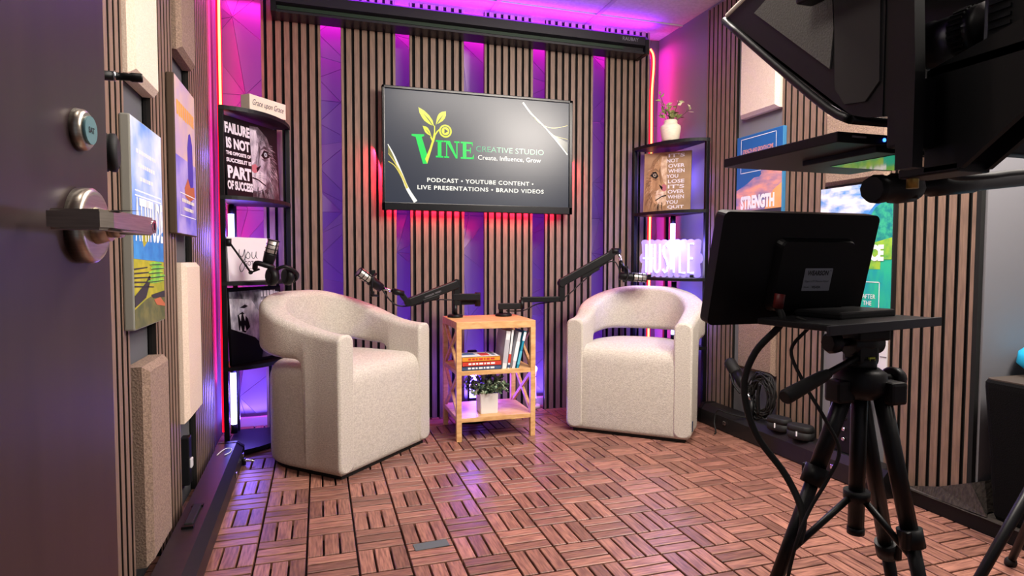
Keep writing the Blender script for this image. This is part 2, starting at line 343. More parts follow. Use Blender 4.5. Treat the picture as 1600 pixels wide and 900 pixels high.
def p_strength(b, W_, H, y):
    X = W_/2-.003; Z = H/2-.003
    b.poly(rect(-X,.045,X,Z), NAVY, y(0)); b.poly(rect(-X,-.12,X,.045), PEACH, y(0)); b.poly(rect(-X,-Z,X,-.12), SHORE, y(0))
    b.poly([(-X,.06),(-X,-.01),(-.08,.02),(.0,.06)], NAVY, y(1)); b.poly([(.06,.09),(X,.12),(X,.02),(-.02,.02)], PEACH, y(1)); b.poly([(.05,-.12),(X,-.12),(X,.0),(.11,-.03)], ORNG, y(1))
    frame_lines(b, -.135,.075,.125,.252,.003,WHT,y(2)); b.poly(rect(.02,.06,X,.09), PEACH, y(3))
    b.text('STRENGTH AND GROWTH COME', -.008,.185,.225,.021,ORI,y(3),bold=.01); b.text('ONLY THROUGH', -.005,.153,.14,.019,ORI,y(3))
    b.text('STRENGTH', -.005,-.078,.25,.07,WHT,y(4),bold=.06)
canvas('sunset canvas headed STRENGTH in white letters, on the right wall', -.82,-.482,1.02,1.556,.022,(XR,0,0),-PI/2,CANVB,p_strength)
def p_lake(b, W_, H, y):
    X = W_/2-.003; Z = H/2-.003
    b.poly(rect(-X,.02,X,Z), SKYC, y(0)); b.poly(rect(-X,-Z,X,-.035), LAKE, y(0))
    b.poly([(-.02,-.03),(.02,.09),(.08,.165),(.12,.205),(X,.235),(X,-.03)], MBLUE, y(1))
    b.poly([(-X,-.036),(-X,.07),(-.08,.03),(0,.045),(.06,.11),(.10,.17),(X,.215),(X,-.036)], TEALM, y(2))
    b.poly([(-.02,-.036),(.05,.02),(X,.05),(X,-.036)], LIME, y(3)); b.poly(rect(-X,-.075,.13,-.04), LIME, y(1))
    b.text('PERSISTENCE', -.005,-.010,.30,.066,WHT,y(5),bold=.06)
    frame_lines(b,-.14,-.262,.13,-.125,.003,WHT,y(3)); b.text('YOU DO AFTER', .035,-.185,.155,.018,WHT,y(4)); b.text('ENDING THE', .03,-.212,.13,.018,WHT,y(4))
canvas('bright blue-green mountain lake canvas on the right wall behind the small monitor', -.243,.122,.68,1.226,.024,(XR,0,0),-PI/2,BLKI,p_lake)
# ------------------------------------------------------------------ pull-up screen cases
GRN = mat('dark_green_strip','06250f',.6); CASEM = mat('case_black','18171a',.38,.2,noise='1f1d20',nscale=40,stretch=(1,1,30))
def screen_case(label, L, H, D, loc, rz, hung=False):
    t = thing('screen_case', label, 'screen case', loc, rz, 'long black screen cases')
    b = B(); pr = [(0,0),(0,H),(-D*.72,H),(-D,H*.72),(-D,0)] if not hung else [(0,0),(0,H),(-D*.8,H),(-D,H*.86),(-D,H*.42),(-D*.80,H*.34),(-D*.80,H*.16),(-D*.92,H*.1),(-D*.92,0)]
    b.rings([[Vector((x,y,z)) for y,z in pr] for x in (.025,L-.025)], CASEM, smooth=False); b.build('housing', t, norm=True)
    for x0,x1 in ((0,.025),(L-.025,L)):
        e = B(); e.rings([[Vector((x,y*1.0,z)) for y,z in ((0,-.002),(0,H+.002),(-D*.74,H+.002),(-D-.002,H*.74),(-D-.002,-.002))] for x in (x0,x1)], BLACK, smooth=False); e.build('end_cap', t, norm=True)
    if hung:
        b = B(); b.b2((.03,-D*.80-.004,H*.17),(L-.16,-D*.80+.002,H*.33), GRN); b.build('screen_roll', t, label='dark green rolled screen')
        b = B(); b.text('RAUBAY', 2.025-.02, H*.66, .105, .021, GREYI, -D-.0016, bold=.005); b.build('lettering', t)
    else:
        b = B(); b.box((L*.5,-D*.36,H+.006),(.16,.026,.012), RUB, bev=.004); b.box((L*.5-.085,-D*.36,H+.004),(.02,.034,.008), BLACK); b.box((L*.5+.085,-D*.36,H+.004),(.02,.034,.008), BLACK); b.build('handle', t)
        for x in (L*.2,L*.8,L-.08): b = B(); b.box((x,-D-.003,H*.45),(.02,.008,.02), CHROME, bev=.002); b.build('latch', t, label='small metal latch')
    return t
c_ = screen_case('long black pull-up screen case hung along the top of the back wall', 2.13,.112,.135,(-.02,YB-.002,2.155),0,True)
c_ = screen_case('long black screen case lying on the floor along the left wall', 1.70,.082,.105,(-.228,-.64,.004),PI/2)
c_.rotation_euler.z = PI/2+.010
b = B(); b.tube([(1.60,-.106,.02),(1.60,-.14,.018),(1.60,-.155,.012)],.006,CHROME); b.cyl((1.60,-.114,.0),(1.60,-.114,.03),.008,BLACK); b.build('stand_foot', c_, label='fold-out metal foot')
b = B(); b.tube([(1.50,-.02,.084),(1.54,-.03,.086),(1.58,-.045,.086),(1.57,-.068,.086),(1.52,-.068,.086),(1.49,-.05,.085)],.0018,WHT); b.build('tie_cord', c_, label='short white cord')
screen_case('long black screen case lying on the floor along the right wall', 1.19,.105,.095,(XR-.004,1.015,.004),-PI/2)
# ------------------------------------------------------------------ wall screen
tv = thing('television', 'wide wall-mounted screen showing a green plant logo, centre of the back wall', 'television', (1.082,YB,1.516))
TW, TH = 1.108, .668; yf = -.09
b = B()
for x0,z0,x1,z1 in ((-TW/2,-TH/2,TW/2,-TH/2+.042),(-TW/2,TH/2-.016,TW/2,TH/2),(-TW/2,-TH/2,-TW/2+.014,TH/2),(TW/2-.022,-TH/2,TW/2,TH/2)): b.b2((x0,yf,z0),(x1,yf+.04,z1), mat('tv_bezel','0c0c10',.25), bev=.003)
b.build('bezel', tv)
b = B(); b.b2((-TW/2+.006,yf+.02,-TH/2+.006),(TW/2-.006,yf+.055,TH/2-.006), SATIN, bev=.006); b.b2((-.3,yf+.05,-.2),(.3,-.03,.12), SATIN, bev=.01); b.build('back_cover', tv)
B().b2((-.1,-.035,-.15),(.1,-.001,.15), BLACKM, bev=.003).build('wall_bracket', tv)
def emis(n, c, s, r=.2): return mat(n, '050507', r, emit=s, ecol=c, spec=.5)
SCRN = emis('screen_slate_haze','3a4254',.45,.29)  # slate emission imitates the grey haze of lamp light reflected in the screen
b = B(); b.b2((-TW/2+.012,yf+.008,-TH/2+.04),(TW/2-.02,yf+.012,TH/2-.014), SCRN); ys = lambda k: yf+.0075-.0004*k
EG, EY, EW, ET, ESW, ESW2 = emis('screen_green','2fd05a',1), emis('screen_yellow','d6d84a',1), emis('screen_white','f2efe2',1.0), emis('screen_teal','3fa878',.9), emis('screen_gold','cdbd5a',1), emis('screen_dim_gold','8a8450',.8)
def spline(P, n=10):
    out = []
    for i in range(len(P)-1):
        p0, p1, p2, p3 = P[max(i-1,0)], P[i], P[i+1], P[min(i+2,len(P)-1)]
        for k in range(n):
            t_ = k/n; out.append(tuple(.5*(2*p1[j]+(p2[j]-p0[j])*t_+(2*p0[j]-5*p1[j]+4*p2[j]-p3[j])*t_*t_+(3*p1[j]-p0[j]-3*p2[j]+p3[j])*t_**3) for j in (0,1)))
    return out+[P[-1]]
def swoosh(P, w0, w1, m_, y):
    C_ = spline(P); n = len(C_); A_, D_ = [], []
    for i,(x,z) in enumerate(C_):
        dx, dz = C_[min(i+1,n-1)][0]-C_[max(i-1,0)][0], C_[min(i+1,n-1)][1]-C_[max(i-1,0)][1]; l = math.hypot(dx,dz); w_ = (w0+(w1-w0)*i/n)/2
        A_.append((x-dz/l*w_,z+dx/l*w_)); D_.append((x+dz/l*w_,z-dx/l*w_))
    b.mesh([(x,y,z) for x,z in A_+D_],[(i,i+n,i+n+1,i+1) for i in range(n-1)],m_)
c1 = [(-.524,.02),(-.489,-.045),(-.452,-.135),(-.42,-.214),(-.375,-.286)]; c2 = [(-.522,-.072),(-.487,-.096),(-.452,-.152),(-.425,-.214)]; c3 = [(-.522,-.03),(-.488,-.075),(-.452,-.138),(-.42,-.214)]
b.poly(spline(c1)[:-6]+spline(c3)[::-1], ESW2, ys(1)); swoosh(c1,.004,.022,EW,ys(2)); swoosh(c3,.003,.012,ESW,ys(3)); swoosh(c2,.004,.008,ESW,ys(2))
c4 = [(.245,.302),(.2947,.2428),(.3685,.1796),(.4434,.1056),(.523,.018)]
b.poly(spline(c4)[12:]+[(.523,.09),(.44,.125),(.36,.185)], emis('screen_faint','6f7264',.55), ys(1)); swoosh(c4,.010,.006,EW,ys(2)); swoosh([(.285,.255),(.35,.19),(.43,.168),(.523,.188)],.004,.002,ESW,ys(2)); swoosh([(.36,.185),(.43,.128),(.523,.108)],.004,.002,ESW,ys(3))
b.poly([(-.3578,.23),(-.325,.213),(-.2985,.190),(-.2793,.1637),(-.2718,.1318),(-.3001,.1419),(-.325,.158),(-.3375,.1735),(-.352,.20)], EY, ys(1))
b.poly([(-.2049,.2184),(-.228,.214),(-.2431,.2035),(-.2525,.188),(-.2575,.1699),(-.2623,.1389),(-.2242,.1629),(-.2115,.178),(-.2049,.1949)], EY, ys(1))
b.poly([(-.3349,.1303),(-.317,.128),(-.3049,.1203),(-.295,.104),(-.2862,.0751),(-.31,.087),(-.321,.0961),(-.329,.112)], EY, ys(1))
for P in ([(-.333,.200),(-.30,.168),(-.272,.128),(-.276,.13),(-.305,.166)],[(-.22,.198),(-.242,.172),(-.263,.138),(-.258,.139),(-.236,.172)],[(-.322,.118),(-.302,.098),(-.286,.075),(-.288,.078),(-.306,.098)]): b.poly(P, SCRN, ys(2))
b.poly([(-.272,.135),(-.2655,.135),(-.266,.09),(-.272,.05),(-.287,.0),(-.310,-.075),(-.322,-.05),(-.297,.01),(-.281,.06),(-.2725,.10)], EY, ys(3))
b.poly([(-.279,.045),(-.270,.085),(-.256,.108),(-.236,.125),(-.232,.119),(-.250,.103),(-.263,.082),(-.272,.045)], EY, ys(2))
b.poly([(-.294,.072),(-.287,.078),(-.276,.05),(-.281,.043)], EY, ys(2))
b.poly(ell(-.2081,.109,.036,.036,28), EY, ys(4)); b.poly(ell(-.2081,.109,.0265,.0265,28), SCRN, ys(5)); b.poly(ell(-.2081,.109,.0225,.0225,28), EY, ys(6)); b.poly([(-.214,.122),(-.214,.096),(-.193,.109)], SCRN, ys(7))
def V_(c, cz, w_, h_): # serif letters cut by hand
    return [(c+x*w_, cz+z*h_) for x,z in c_pts]
b.poly([(-.3957,.0826),(-.3267,.0846),(-.3267,.0754),(-.3399,.069),(-.3084,-.033),(-.3105,-.0755),(-.334,-.0765),(-.3735,.0669),(-.3957,.0734)], EG, ys(2))
zb_, zt_ = -.038, .057; S = .009
def serif(x, w_, z): b.poly(rect(x-w_/2,z,x+w_/2,z+S), EG, ys(2))
b.poly(rect(-.252,zb_,-.231,zt_), EG, ys(2)); serif(-.2415,.042,zb_); serif(-.2415,.042,zt_-S)
b.poly(rect(-.205,zb_,-.198,zt_), EG, ys(2)); b.poly(rect(-.147,zb_,-.140,zt_), EG, ys(2)); b.poly([(-.207,zt_),(-.183,zt_),(-.140,zb_),(-.150,zb_)], EG, ys(3)); serif(-.2015,.028,zb_); serif(-.205,.026,zt_-S); serif(-.1435,.030,zt_-S)
b.poly(rect(-.110,zb_,-.089,zt_), EG, ys(2)); b.poly(rect(-.122,zb_,-.05,zb_+.010), EG, ys(3)); b.poly(rect(-.122,zt_-.010,-.055,zt_), EG, ys(3)); b.poly(rect(-.09,.006,-.066,.014), EG, ys(3))
b.poly([(-.062,zt_),(-.053,zt_),(-.053,.03)], EG, ys(3)); b.poly([(-.06,zb_),(-.047,zb_),(-.045,-.006)], EG, ys(3)); b.poly(rect(-.069,-.006,-.064,.026), EG, ys(3))
b.text('CREATIVE STUDIO', .170,.022,.408,.031, ET, ys(2)); b.text('Create, Influence, Grow', .167,-.027,.378,.030, EW, ys(2), bold=.004)
b.text('PODCAST \u2022 YOUTUBE CONTENT \u2022', .0,-.163,.622,.0235, EW, ys(2), bold=.02, sp=1.12); b.text('LIVE PRESENTATIONS \u2022 BRAND VIDEOS', .005,-.205,.74,.0235, EW, ys(2), bold=.02, sp=1.12)
b.build('screen', tv)
# red light strip stuck round the back of the screen
b = B(); RED_E = mat('red_led','300008',.4,emit=3,ecol='ff1030')
for x0,z0,x1,z1 in ((-.50,-.30,.50,-.29),(-.50,-.30,-.49,.25),(.49,-.30,.50,.25)): b.b2((x0,yf+.054,z0),(x1,yf+.058,z1), RED_E)
b.build('backlight_strip', tv, label='red light strip')
# ------------------------------------------------------------------ light strips and glowing tubes
MAG_E = mat('magenta_led','300020',.4,emit=6,ecol='ff20b0'); BLU_E = mat('blue_led','101040',.4,emit=6,ecol='5040ff'); TUBE_E = mat('tube_white_blue','c8d0ff',.4,emit=3.2,ecol='c4ccff')
FLEX_E = mat('neon_flex_core','ffb060',.4,emit=2.4,ecol='ffc46a'); FLEX_R = mat('neon_flex_red','ff1020',.4,emit=1.6,ecol='ff0a20'); NEON_E = mat('neon_white','ffffff',.4,emit=1.5,ecol='e6e0ff')
tag(B().b2((-.2,YW-.03,2.318),(2.25,YW-.022,2.326), MAG_E).build('led_strip'), 'magenta light strip hidden behind the slat panel tops', 'light strip')
def flex(label, pts, face, group='red neon ropes'):
    t = thing('neon_rope', label, 'neon light', (0,0,0), 0, group)
    B().tube(pts, .0135, FLEX_R, seg=8).build('red_sleeve', t); f = Vector(face)*.009
    B().tube([Vector(p)+f for p in pts], .0066, FLEX_E, seg=8).build('lit_core', t, label='bright yellow core'); return t
flex('red glowing neon rope running down the left corner of the back wall', [(.05,1.60,2.33),(-.20,1.60,2.325),(-.262,1.50,2.30),(-.263,1.44,2.22),(-.262,1.42,1.6),(-.262,1.40,.9),(-.262,1.38,.35),(-.262,1.38,.05)], (.3,-.95,0))
flex('red glowing neon rope running down the right corner of the back wall', [(2.206,1.55,2.24),(2.222,1.54,2.20),(2.225,1.54,2.12),(2.215,1.54,1.95),(2.216,1.54,1.6),(2.212,1.54,1.0),(2.212,1.54,.45),(2.212,1.54,.05)], (-.3,-.95,0))
def led_tube(label, x, y, z0, z1, group='white-blue light tubes'):
    t = thing('led_tube', label, 'tube light', (x,y,z0), 0, group); h = z1-z0
    B().prof((0,0,.04),(0,0,h-.04),[(0,.012),(.01,.014),(.99,.014),(1,.012)],TUBE_E).build('tube', t)
    B().cyl((0,0,0),(0,0,.045),.0155,BLACK).build('end_cap', t); B().cyl((0,0,h-.045),(0,0,h),.0155,BLACK).build('end_cap', t)
led_tube('lit white-blue tube on the bottom of the left corner shelf', -.218,1.36,.045,.395)
led_tube('lit white-blue tube standing behind the YOU GOT THIS canvas on the left shelf', -.214,1.36,.815,1.18)
led_tube('lit tube behind the black-and-white lion picture on the left shelf', -.205,1.29,1.203,1.575)
led_tube('lit white-blue tube behind the HUSTLE sign on the right shelf', 2.205,1.255,.813,1.175)
led_tube('lit tube below the HUSTLE sign on the right shelf, mostly behind the armchair', 2.205,1.235,.425,.785)
t = thing('light_bar', 'upright blue-white light bar on the floor behind the oak side table', 'light bar', (1.02,1.425,0))
B().prof((0,0,0),(0,0,.02),[(0,.09),(.6,.09),(1,.075)],BLACK).build('base', t); B().box((0,0,.21),(.05,.03,.38),BLACK,bev=.004).build('housing', t); B().box((0,-.018,.21),(.04,.008,.16),mat('bar_glow','d8d8ff',.4,emit=9,ecol='7c62ff'),bev=.002).build('lamp_face', t)
t = thing('spot_lamp', 'small lit spot lamp low on the right of the oak side table', 'spot lamp', (1.458,1.585,0))
B().prof((0,0,0),(0,0,.02),[(0,.034),(1,.03)],WHITEP).build('base', t); B().cyl((0,0,.02),(0,0,.19),.006,WHITEP).build('stem', t); B().cyl((0,0.02,.20),(-.02,-.03,.25),.012,WHITEP,.022).build('head', t); B().cyl((-.021,-.031,.2505),(-.022,-.033,.2525),.02,mat('spot_glow','ffe0ff',.4,emit=6,ecol='ffb0f0')).build('lens', t)
# ------------------------------------------------------------------ corner shelves
def corner_shelf(label, cx, cy, sx, a, bb, zs, group='black corner shelves'):
    """quarter-oval shelves round the corner (cx,cy); sx=+1 opens to +x"""
    t = thing('corner_shelf', label, 'shelf', (cx,cy,0), 0, group)
    n = 18; arc = [(sx*a*math.sin(q), -bb*math.cos(q)) for q in [PI/2*i/n for i in range(n+1)]]
    for i,z in enumerate(zs):
        s_ = B(); P = [(0,0)]+arc; th = .018
        lo = [s_.bm.verts.new((x,y,z-th)) for x,y in P]; hi = [s_.bm.verts.new((x,y,z)) for x,y in P]
        fs = [s_.bm.faces.new(lo[::-1]), s_.bm.faces.new(hi)]+[s_.bm.faces.new((lo[k],lo[(k+1)%len(P)],hi[(k+1)%len(P)],hi[k])) for k in range(len(P))]
        s_._new(fs, SATIN); s_.build('shelf_board', t, norm=True)
    top = zs[-1]
    for x,y in ((sx*.010,-bb+.014),(sx*(a-.013),-.012),(sx*.012,-.012)): B().b2((x-.011,y-.011,0),(x+.011,y+.011,top+.002), BLACKM, bev=.002).build('post', t)
    return t
ZS = (.03,.42,.81,1.20,1.60)
corner_shelf('black quarter-round corner shelf in the left corner behind the armchair', -.225,1.48,1,.285,.395,ZS)
corner_shelf('black quarter-round corner shelf in the right corner with the glowing sign', 2.30,1.475,-1,.248,.44,ZS)
def stand_pic(name, label, cat, A, C, z0, h, d, edge, paint, group=None, lean=.05):
    """a picture standing between floor points A (left as seen) and C (right)"""
    A, C = Vector(A), Vector(C); w_ = (C-A).length; ang = math.atan2(C.y-A.y, C.x-A.x); mid = (A+C)/2
    t = thing(name, label, cat, (mid.x,mid.y,z0), ang, group); t.rotation_euler = (-lean,0,ang)
    T_ = Matrix.Translation((0,0,h/2))
    B().box((0,d/2,0),(w_,d,h),edge,bev=.002).build('canvas', t, T_); b = B(); paint(b, w_, h, lambda k: -.0008-.0004*k); b.build('print', t, T_); return t
LG = mat('print_lion_grey','34323c',.6,noise='a9a6b6',nscale=26,stretch=(1,1,.45)); LGD = mat('print_lion_dark','1c1b22',.6,noise='5a5862',nscale=30,stretch=(1,1,.5)); LGL = mat('print_lion_light','8d8a98',.6,noise='d0cdd8',nscale=34,stretch=(1,1,.5))
EYE = mat('print_eye_blue','8fb0bc',.4); EYEB = mat('print_eye_amber','8f8474',.5); NOSE = mat('print_nose_pink','a8606c',.55); DKI = mat('print_near_black','0e0d12',.55,spec=.15); INKL = mat('print_pale_letters','d8d3dd',.6,spec=.15)
def lion_half(b, x0, x1, y, D, Mi, Lt, eye, side=1):
    """front-on half face filling x0..x1 (side=1: muzzle at x0)"""
    w_ = x1-x0; f = (lambda u: x0+u*w_) if side > 0 else (lambda u: x1-u*w_); P = lambda pts: [(f(u),v) for u,v in pts]
    b.poly(P([(0,-.175),(0,.165),(.3,.17),(.62,.13),(.82,.05),(.95,-.03),(.98,-.175)]), D, y(1))
    b.poly(P([(0,-.14),(0,.155),(.25,.155),(.52,.11),(.70,.03),(.72,-.06),(.55,-.12),(.25,-.15)]), Mi, y(2))
    b.poly(P([(0,-.13),(0,-.045),(.2,-.035),(.42,-.05),(.5,-.09),(.36,-.13),(.14,-.145)]), Lt, y(3))
    b.poly(P([(0,-.02),(.14,.0),(.3,.08),(.22,.15),(0,.15)]), Lt, y(3))
    b.poly(P([(.36,.035),(.48,.065),(.62,.062),(.74,.04),(.6,.028),(.48,.018)]), DKI, y(4)); b.poly([(f(.53)+.011*math.cos(q),.043+.011*math.sin(q)) for q in [k*PI/8 for k in range(16)]], eye, y(5)); b.poly([(f(.53)+.004*math.cos(q),.043+.004*math.sin(q)) for q in [k*PI/6 for k in range(12)]], DKI, y(6))
    b.poly(P([(0,-.05),(0,-.022),(.13,-.012),(.25,-.03),(.2,-.05),(.08,-.058)]), NOSE, y(5)); b.poly(P([(.16,-.03),(.25,-.022),(.34,-.012),(.26,-.036),(.18,-.05)]), DKI, y(6))
    b.poly(P([(.0,-.078),(.2,-.083),(.48,-.108),(.46,-.113),(.2,-.09),(0,-.085)]), DKI, y(5))
    for k in range(4): b.poly(P([(.12,-.062-.005*k),(.55,-.055-.016*k),(.12,-.064-.005*k)]), WHT, y(6))
    q = random.Random(5)
    def hair(u, v, du, dv, wd_, m_, k):
        x, dx = f(u), (f(u+du)-f(u)); l = math.hypot(dx,dv) or 1; nx_, nz_ = -dv/l*wd_, dx/l*wd_
        b.mesh([(x-nx_,k,v-nz_),(x+nx_,k,v+nz_),(x+dx*.6+nx_*.6,k,v+dv*.6-.003),(x+dx,k,v+dv-.006)],[(0,1,2),(0,2,3)],m_)
    for k in range(230):                                    # mane and chin hair, combed away from the muzzle
        a_ = q.uniform(-1.9,1.5); rr = q.uniform(.55,1.0); u, v = .12+.78*rr*max(.05,math.cos(a_*.8)), -.01+.15*rr*math.sin(a_)
        if u > .97 or abs(v) > .165 or (u < .62 and -.12 < v < .10): continue
        hair(u, v, min(.16*math.cos(a_),.98-u), max(-.175-v+.008, min(.165-v, .028*math.sin(a_)-.018)), .0012, (D,Mi,Lt,DKI)[k % 4], y(4)-.00004*(k % 9))
    for k in range(90):                                     # short face fur
        u, v = q.uniform(.04,.62), q.uniform(-.11,.13)
        if .34 < u < .76 and .0 < v < .085: continue
        hair(u, v, .03+.03*q.random(), -.008+.016*q.random(), .0008, (Mi,Lt,D)[k % 3], y(4)-.00004*(k % 9))
    for P_ in ([(.30,.055),(.48,.085),(.70,.075),(.80,.05),(.68,.064),(.48,.070)],[(.34,.02),(.48,.008),(.62,.018),(.60,.028),(.46,.02)],[(.22,-.02),(.30,.02),(.34,.07),(.28,.10),(.27,.04)]): b.poly(P(P_), D, y(5))
def p_failure(b, W_, H, y):
    b.poly(rect(-W_/2+.002,-H/2+.002,W_/2-.002,H/2-.002), DKI, y(0)); lion_half(b, -.015, W_/2-.004, y, LGD, LG, LGL, EYE)
    X = -W_/4-.006
    for s_,z,w_,h_ in (('FAILURE',.128,W_*.44,.05),('IS NOT',.06,W_*.42,.05),('THE OPPOSITE OF',.014,W_*.44,.017),('SUCCESS.IT IS',-.018,W_*.44,.019),('PART',-.072,W_*.42,.058),('OF SUCCESS',-.132,W_*.45,.042)): b.text(s_, X, z, w_, h_, INKL, y(3), bold=.05)
stand_pic('canvas_print','black-and-white lion canvas headed FAILURE on the left corner shelf','picture',(-.195,1.105,0),(.012,1.405,0),1.201,.365,.015,DKI,p_failure,'lion canvases')
TAN = mat('print_tan','8a6e52',.6,noise='a08262',nscale=10); LB = mat('print_lion_brown','8a6848',.6,noise='b8926c',nscale=26,stretch=(1,1,.45)); LBL = mat('print_lion_cream','ac8a6c',.6,noise='d8c2a8',nscale=30); LBD = mat('print_mane_brown','6a4e38',.6,noise='94704e',nscale=24,stretch=(1,1,.4))
def p_quit(b, W_, H, y):
    b.poly(rect(-W_/2+.002,-H/2+.002,W_/2-.002,H/2-.002), TAN, y(0)); lion_half(b, -W_/2+.003, -.002, y, LBD, LB, LBL, EYEB, -1)
    for k,s_ in enumerate(("IT'S",'NOT','OVER','WHEN','YOU','LOSE',"IT'S",'OVER','WHEN','YOU','QUIT')): b.text(s_, W_*.02+.0085*len(s_)+.03*(len(s_)>3)*.5, H*.435-k*H*.0865, .026*len(s_)-.008, .022, INKL, y(3), bold=.02)
stand_pic('canvas_print','brown lion canvas reading NOT OVER WHEN YOU LOSE on the right corner shelf','picture',(2.072,1.375,0),(2.268,1.175,0),1.201,.355,.015,TAN,p_quit,'lion canvases')
def p_roar(b, W_, H, y):
    b.poly(rect(-W_/2+.002,-H/2+.002,W_/2-.002,H/2-.002), DKI, y(0))
    b.poly([(-W_/2+.004,.16),(.02,.165),(W_/2-.01,.15),(W_/2-.006,-.165),(.02,-.165),(.03,-.11),(-.02,-.06),(-.04,-.02),(-W_/2+.01,.0)], LG, y(1))
    b.poly([(-W_/2+.004,.13),(-.03,.12),(.02,.05),(.04,-.02),(.0,-.07),(-.05,-.05),(-W_/2+.006,-.01)], LGL, y(2))
    b.poly([(-.115,.05),(-.085,.065),(-.055,.03),(-.045,-.01),(-.075,-.035),(-.11,-.02)], DKI, y(3))
    for x in (-.10,-.075): b.poly([(x-.008,.052),(x+.008,.054),(x+.002,.02)], WHT, y(4)); b.poly([(x-.006,-.025),(x+.007,-.027),(x,-.0)], WHT, y(4))
    b.poly([(-.10,.085),(-.07,.098),(-.05,.09),(-.075,.08)], DKI, y(4))
    for k in range(6): dashes(b, .075,.145-.045*k,.09,.03-.003*(k%3),INKL,y(4),60+k)
stand_pic('canvas_print','roaring lion canvas on the lower left corner shelf behind the armchair','picture',(-.192,1.12,0),(.02,1.36,0),.421,.36,.015,DKI,p_roar,'lion canvases')
def script(b, s_, cx, cz, w_, h_, m_, y): b.text(s_, cx, cz, w_, h_, m_, y, shear=.35)
VIN = mat('violet_black_ink','3c3448',.6)
def p_got(b, W_, H, y):
    b.tube([(-.068,y(1),.045),(-.07,y(1),.02),(-.05,y(1),.012),(-.035,y(1),.045),(-.04,y(1),-.03),(-.062,y(1),-.06),(-.07,y(1),-.035),(-.03,y(1),.01)],.0014,VIN,seg=5)
    b.tube([(-.02,y(1),.03),(-.03,y(1),.012),(-.015,y(1),.002),(-.003,y(1),.018),(-.014,y(1),.034),(-.021,y(1),.03)],.0014,VIN,seg=5)
    b.tube([(.01,y(1),.034),(.008,y(1),.01),(.02,y(1),.003),(.033,y(1),.02),(.036,y(1),.036),(.034,y(1),.01),(.042,y(1),.004)],.0014,VIN,seg=5)
    b.text('GOT THIS', .02,-.02,.125,.022,VIN,y(1)); b.poly(rect(-.04,-.046,.05,-.0445), VIN, y(1))
stand_pic('canvas_print','white canvas with handwritten YOU GOT THIS on the left corner shelf','picture',(-.196,1.115,0),(-.025,1.33,0),.811,.205,.02,WHITEP,p_got,'lettered signs')
def p_grace(b, W_, H, y):
    b.text('Grace upon Grace', 0,0,W_*.86,.036,VIN,y(1),shear=.4)
stand_pic('block_sign','cream wooden block lettered Grace upon Grace on top of the left shelf','sign',(-.10,1.155,0),(.048,1.33,0),1.602,.075,.055,mat('cream_block','e4d8c4',.6),p_grace,'lettered signs',0)
# vase with sprigs
t = thing('vase', 'cream ribbed vase with leafy sprigs on top of the right corner shelf', 'vase', (2.155,1.215,1.602))
B().prof((0,0,0),(0,0,.122),[(0,.044),(.03,.048),(.35,.054),(.62,.0585),(.72,.056),(.80,.042),(.84,.038),(.97,.038),(1,.035)],CERAM,28).build('pot', t)
LEAFO = mat('leaf_olive','6b7440',.6,noise='8d8c54',nscale=30); LEAFP = mat('leaf_pale','c8caa0',.6); STEM = mat('stem_brown','4a3a30',.7)
def leaf(b, p, d, l, wd, m_, q):
    d = Vector(d).normalized(); s_ = d.cross(Vector((q.uniform(-1,1),q.uniform(-1,1),q.uniform(-.3,1)))).normalized(); n_ = d.cross(s_)
    p = Vector(p); b.mesh([p, p+d*l*.45+s_*wd+n_*wd*.2, p+d*l, p+d*l*.45-s_*wd+n_*wd*.2, p+d*l*.5-n_*wd*.15], [(0,1,4),(1,2,4),(2,3,4),(3,0,4)], m_)
q = random.Random(12); st = B(); lv = B()
for tip, pale in (((-.085,-.02,.255),0),((-.055,.0,.20),0),((-.02,.02,.215),1),((.045,-.01,.235),1),((.02,.0,.17),0),((.115,-.03,.19),1),((.075,.02,.155),0),((-.08,-.01,.155),0),((.05,.03,.165),0),((-.03,-.03,.165),0),((.0,.02,.15),0)):
    base = Vector((tip[0]*.15,tip[1]*.15,.10)); mid = Vector((tip[0]*.55,tip[1]*.6,.10+(tip[2]-.10)*.55)); st.tube([base,mid,tip],.0016,STEM,seg=5)
    for k in range(7 if not pale else 4):
        f = 1-k*.09; p = base.lerp(Vector(tip),f); leaf(lv, p, (q.uniform(-1,1),q.uniform(-1,.6),q.uniform(-.1,1)), q.uniform(.024,.042), q.uniform(.007,.011), LEAFP if pale and k < 3 else LEAFO, q)
st.build('stems', t); lv.build('leaves', t)
# glowing sign
sg = Vector((2.052,1.352,0)); eg = Vector((2.302,1.112,0)); wd = (eg-sg).length; ang = math.atan2(eg.y-sg.y,eg.x-sg.x); mid = (sg+eg)/2
t = thing('neon_sign', 'white glowing HUSTLE neon sign on the right corner shelf', 'neon sign', (mid.x,mid.y,.8105), ang)
hh = .225; out = []
for k in range(9): out += ell(-wd/2+.02+(wd-.04)*k/8, .014, .022,.014, 5, PI, 2*PI)
out += ell(wd/2-.004,hh/2,.016,.03,5,-PI/2,PI/2)
for k in range(9): out += ell(wd/2-.02-(wd-.04)*k/8, hh-.014, .022,.014, 5, 0, PI)
out += ell(-wd/2+.004,hh/2,.016,.03,5,PI/2,1.5*PI)
b = B(); b.poly(out, mat('glow_tinted_acrylic','cfc4ff',.2,emit=.10,ecol='a890ff',alpha=.45), .004, .004); b.build('acrylic_backing', t)  # faint violet emission in the backing stands in for the tubes' light
b = B(); yy = -.003; z0, z1 = .028, hh-.028; xs = [-wd/2+.03+i*(wd-.05)/6 for i in range(7)]; lw_ = (wd-.05)/6*.62
def nt_(pts): b.tube([(x,yy,z) for x,z in pts], .0052, NEON_E, seg=8, sub=1)
x = xs[0]; nt_([(x,z0),(x,z1)]); nt_([(x+lw_,z0),(x+lw_,z1)]); nt_([(x-.02,hh/2),(x+lw_+.01,hh/2)])
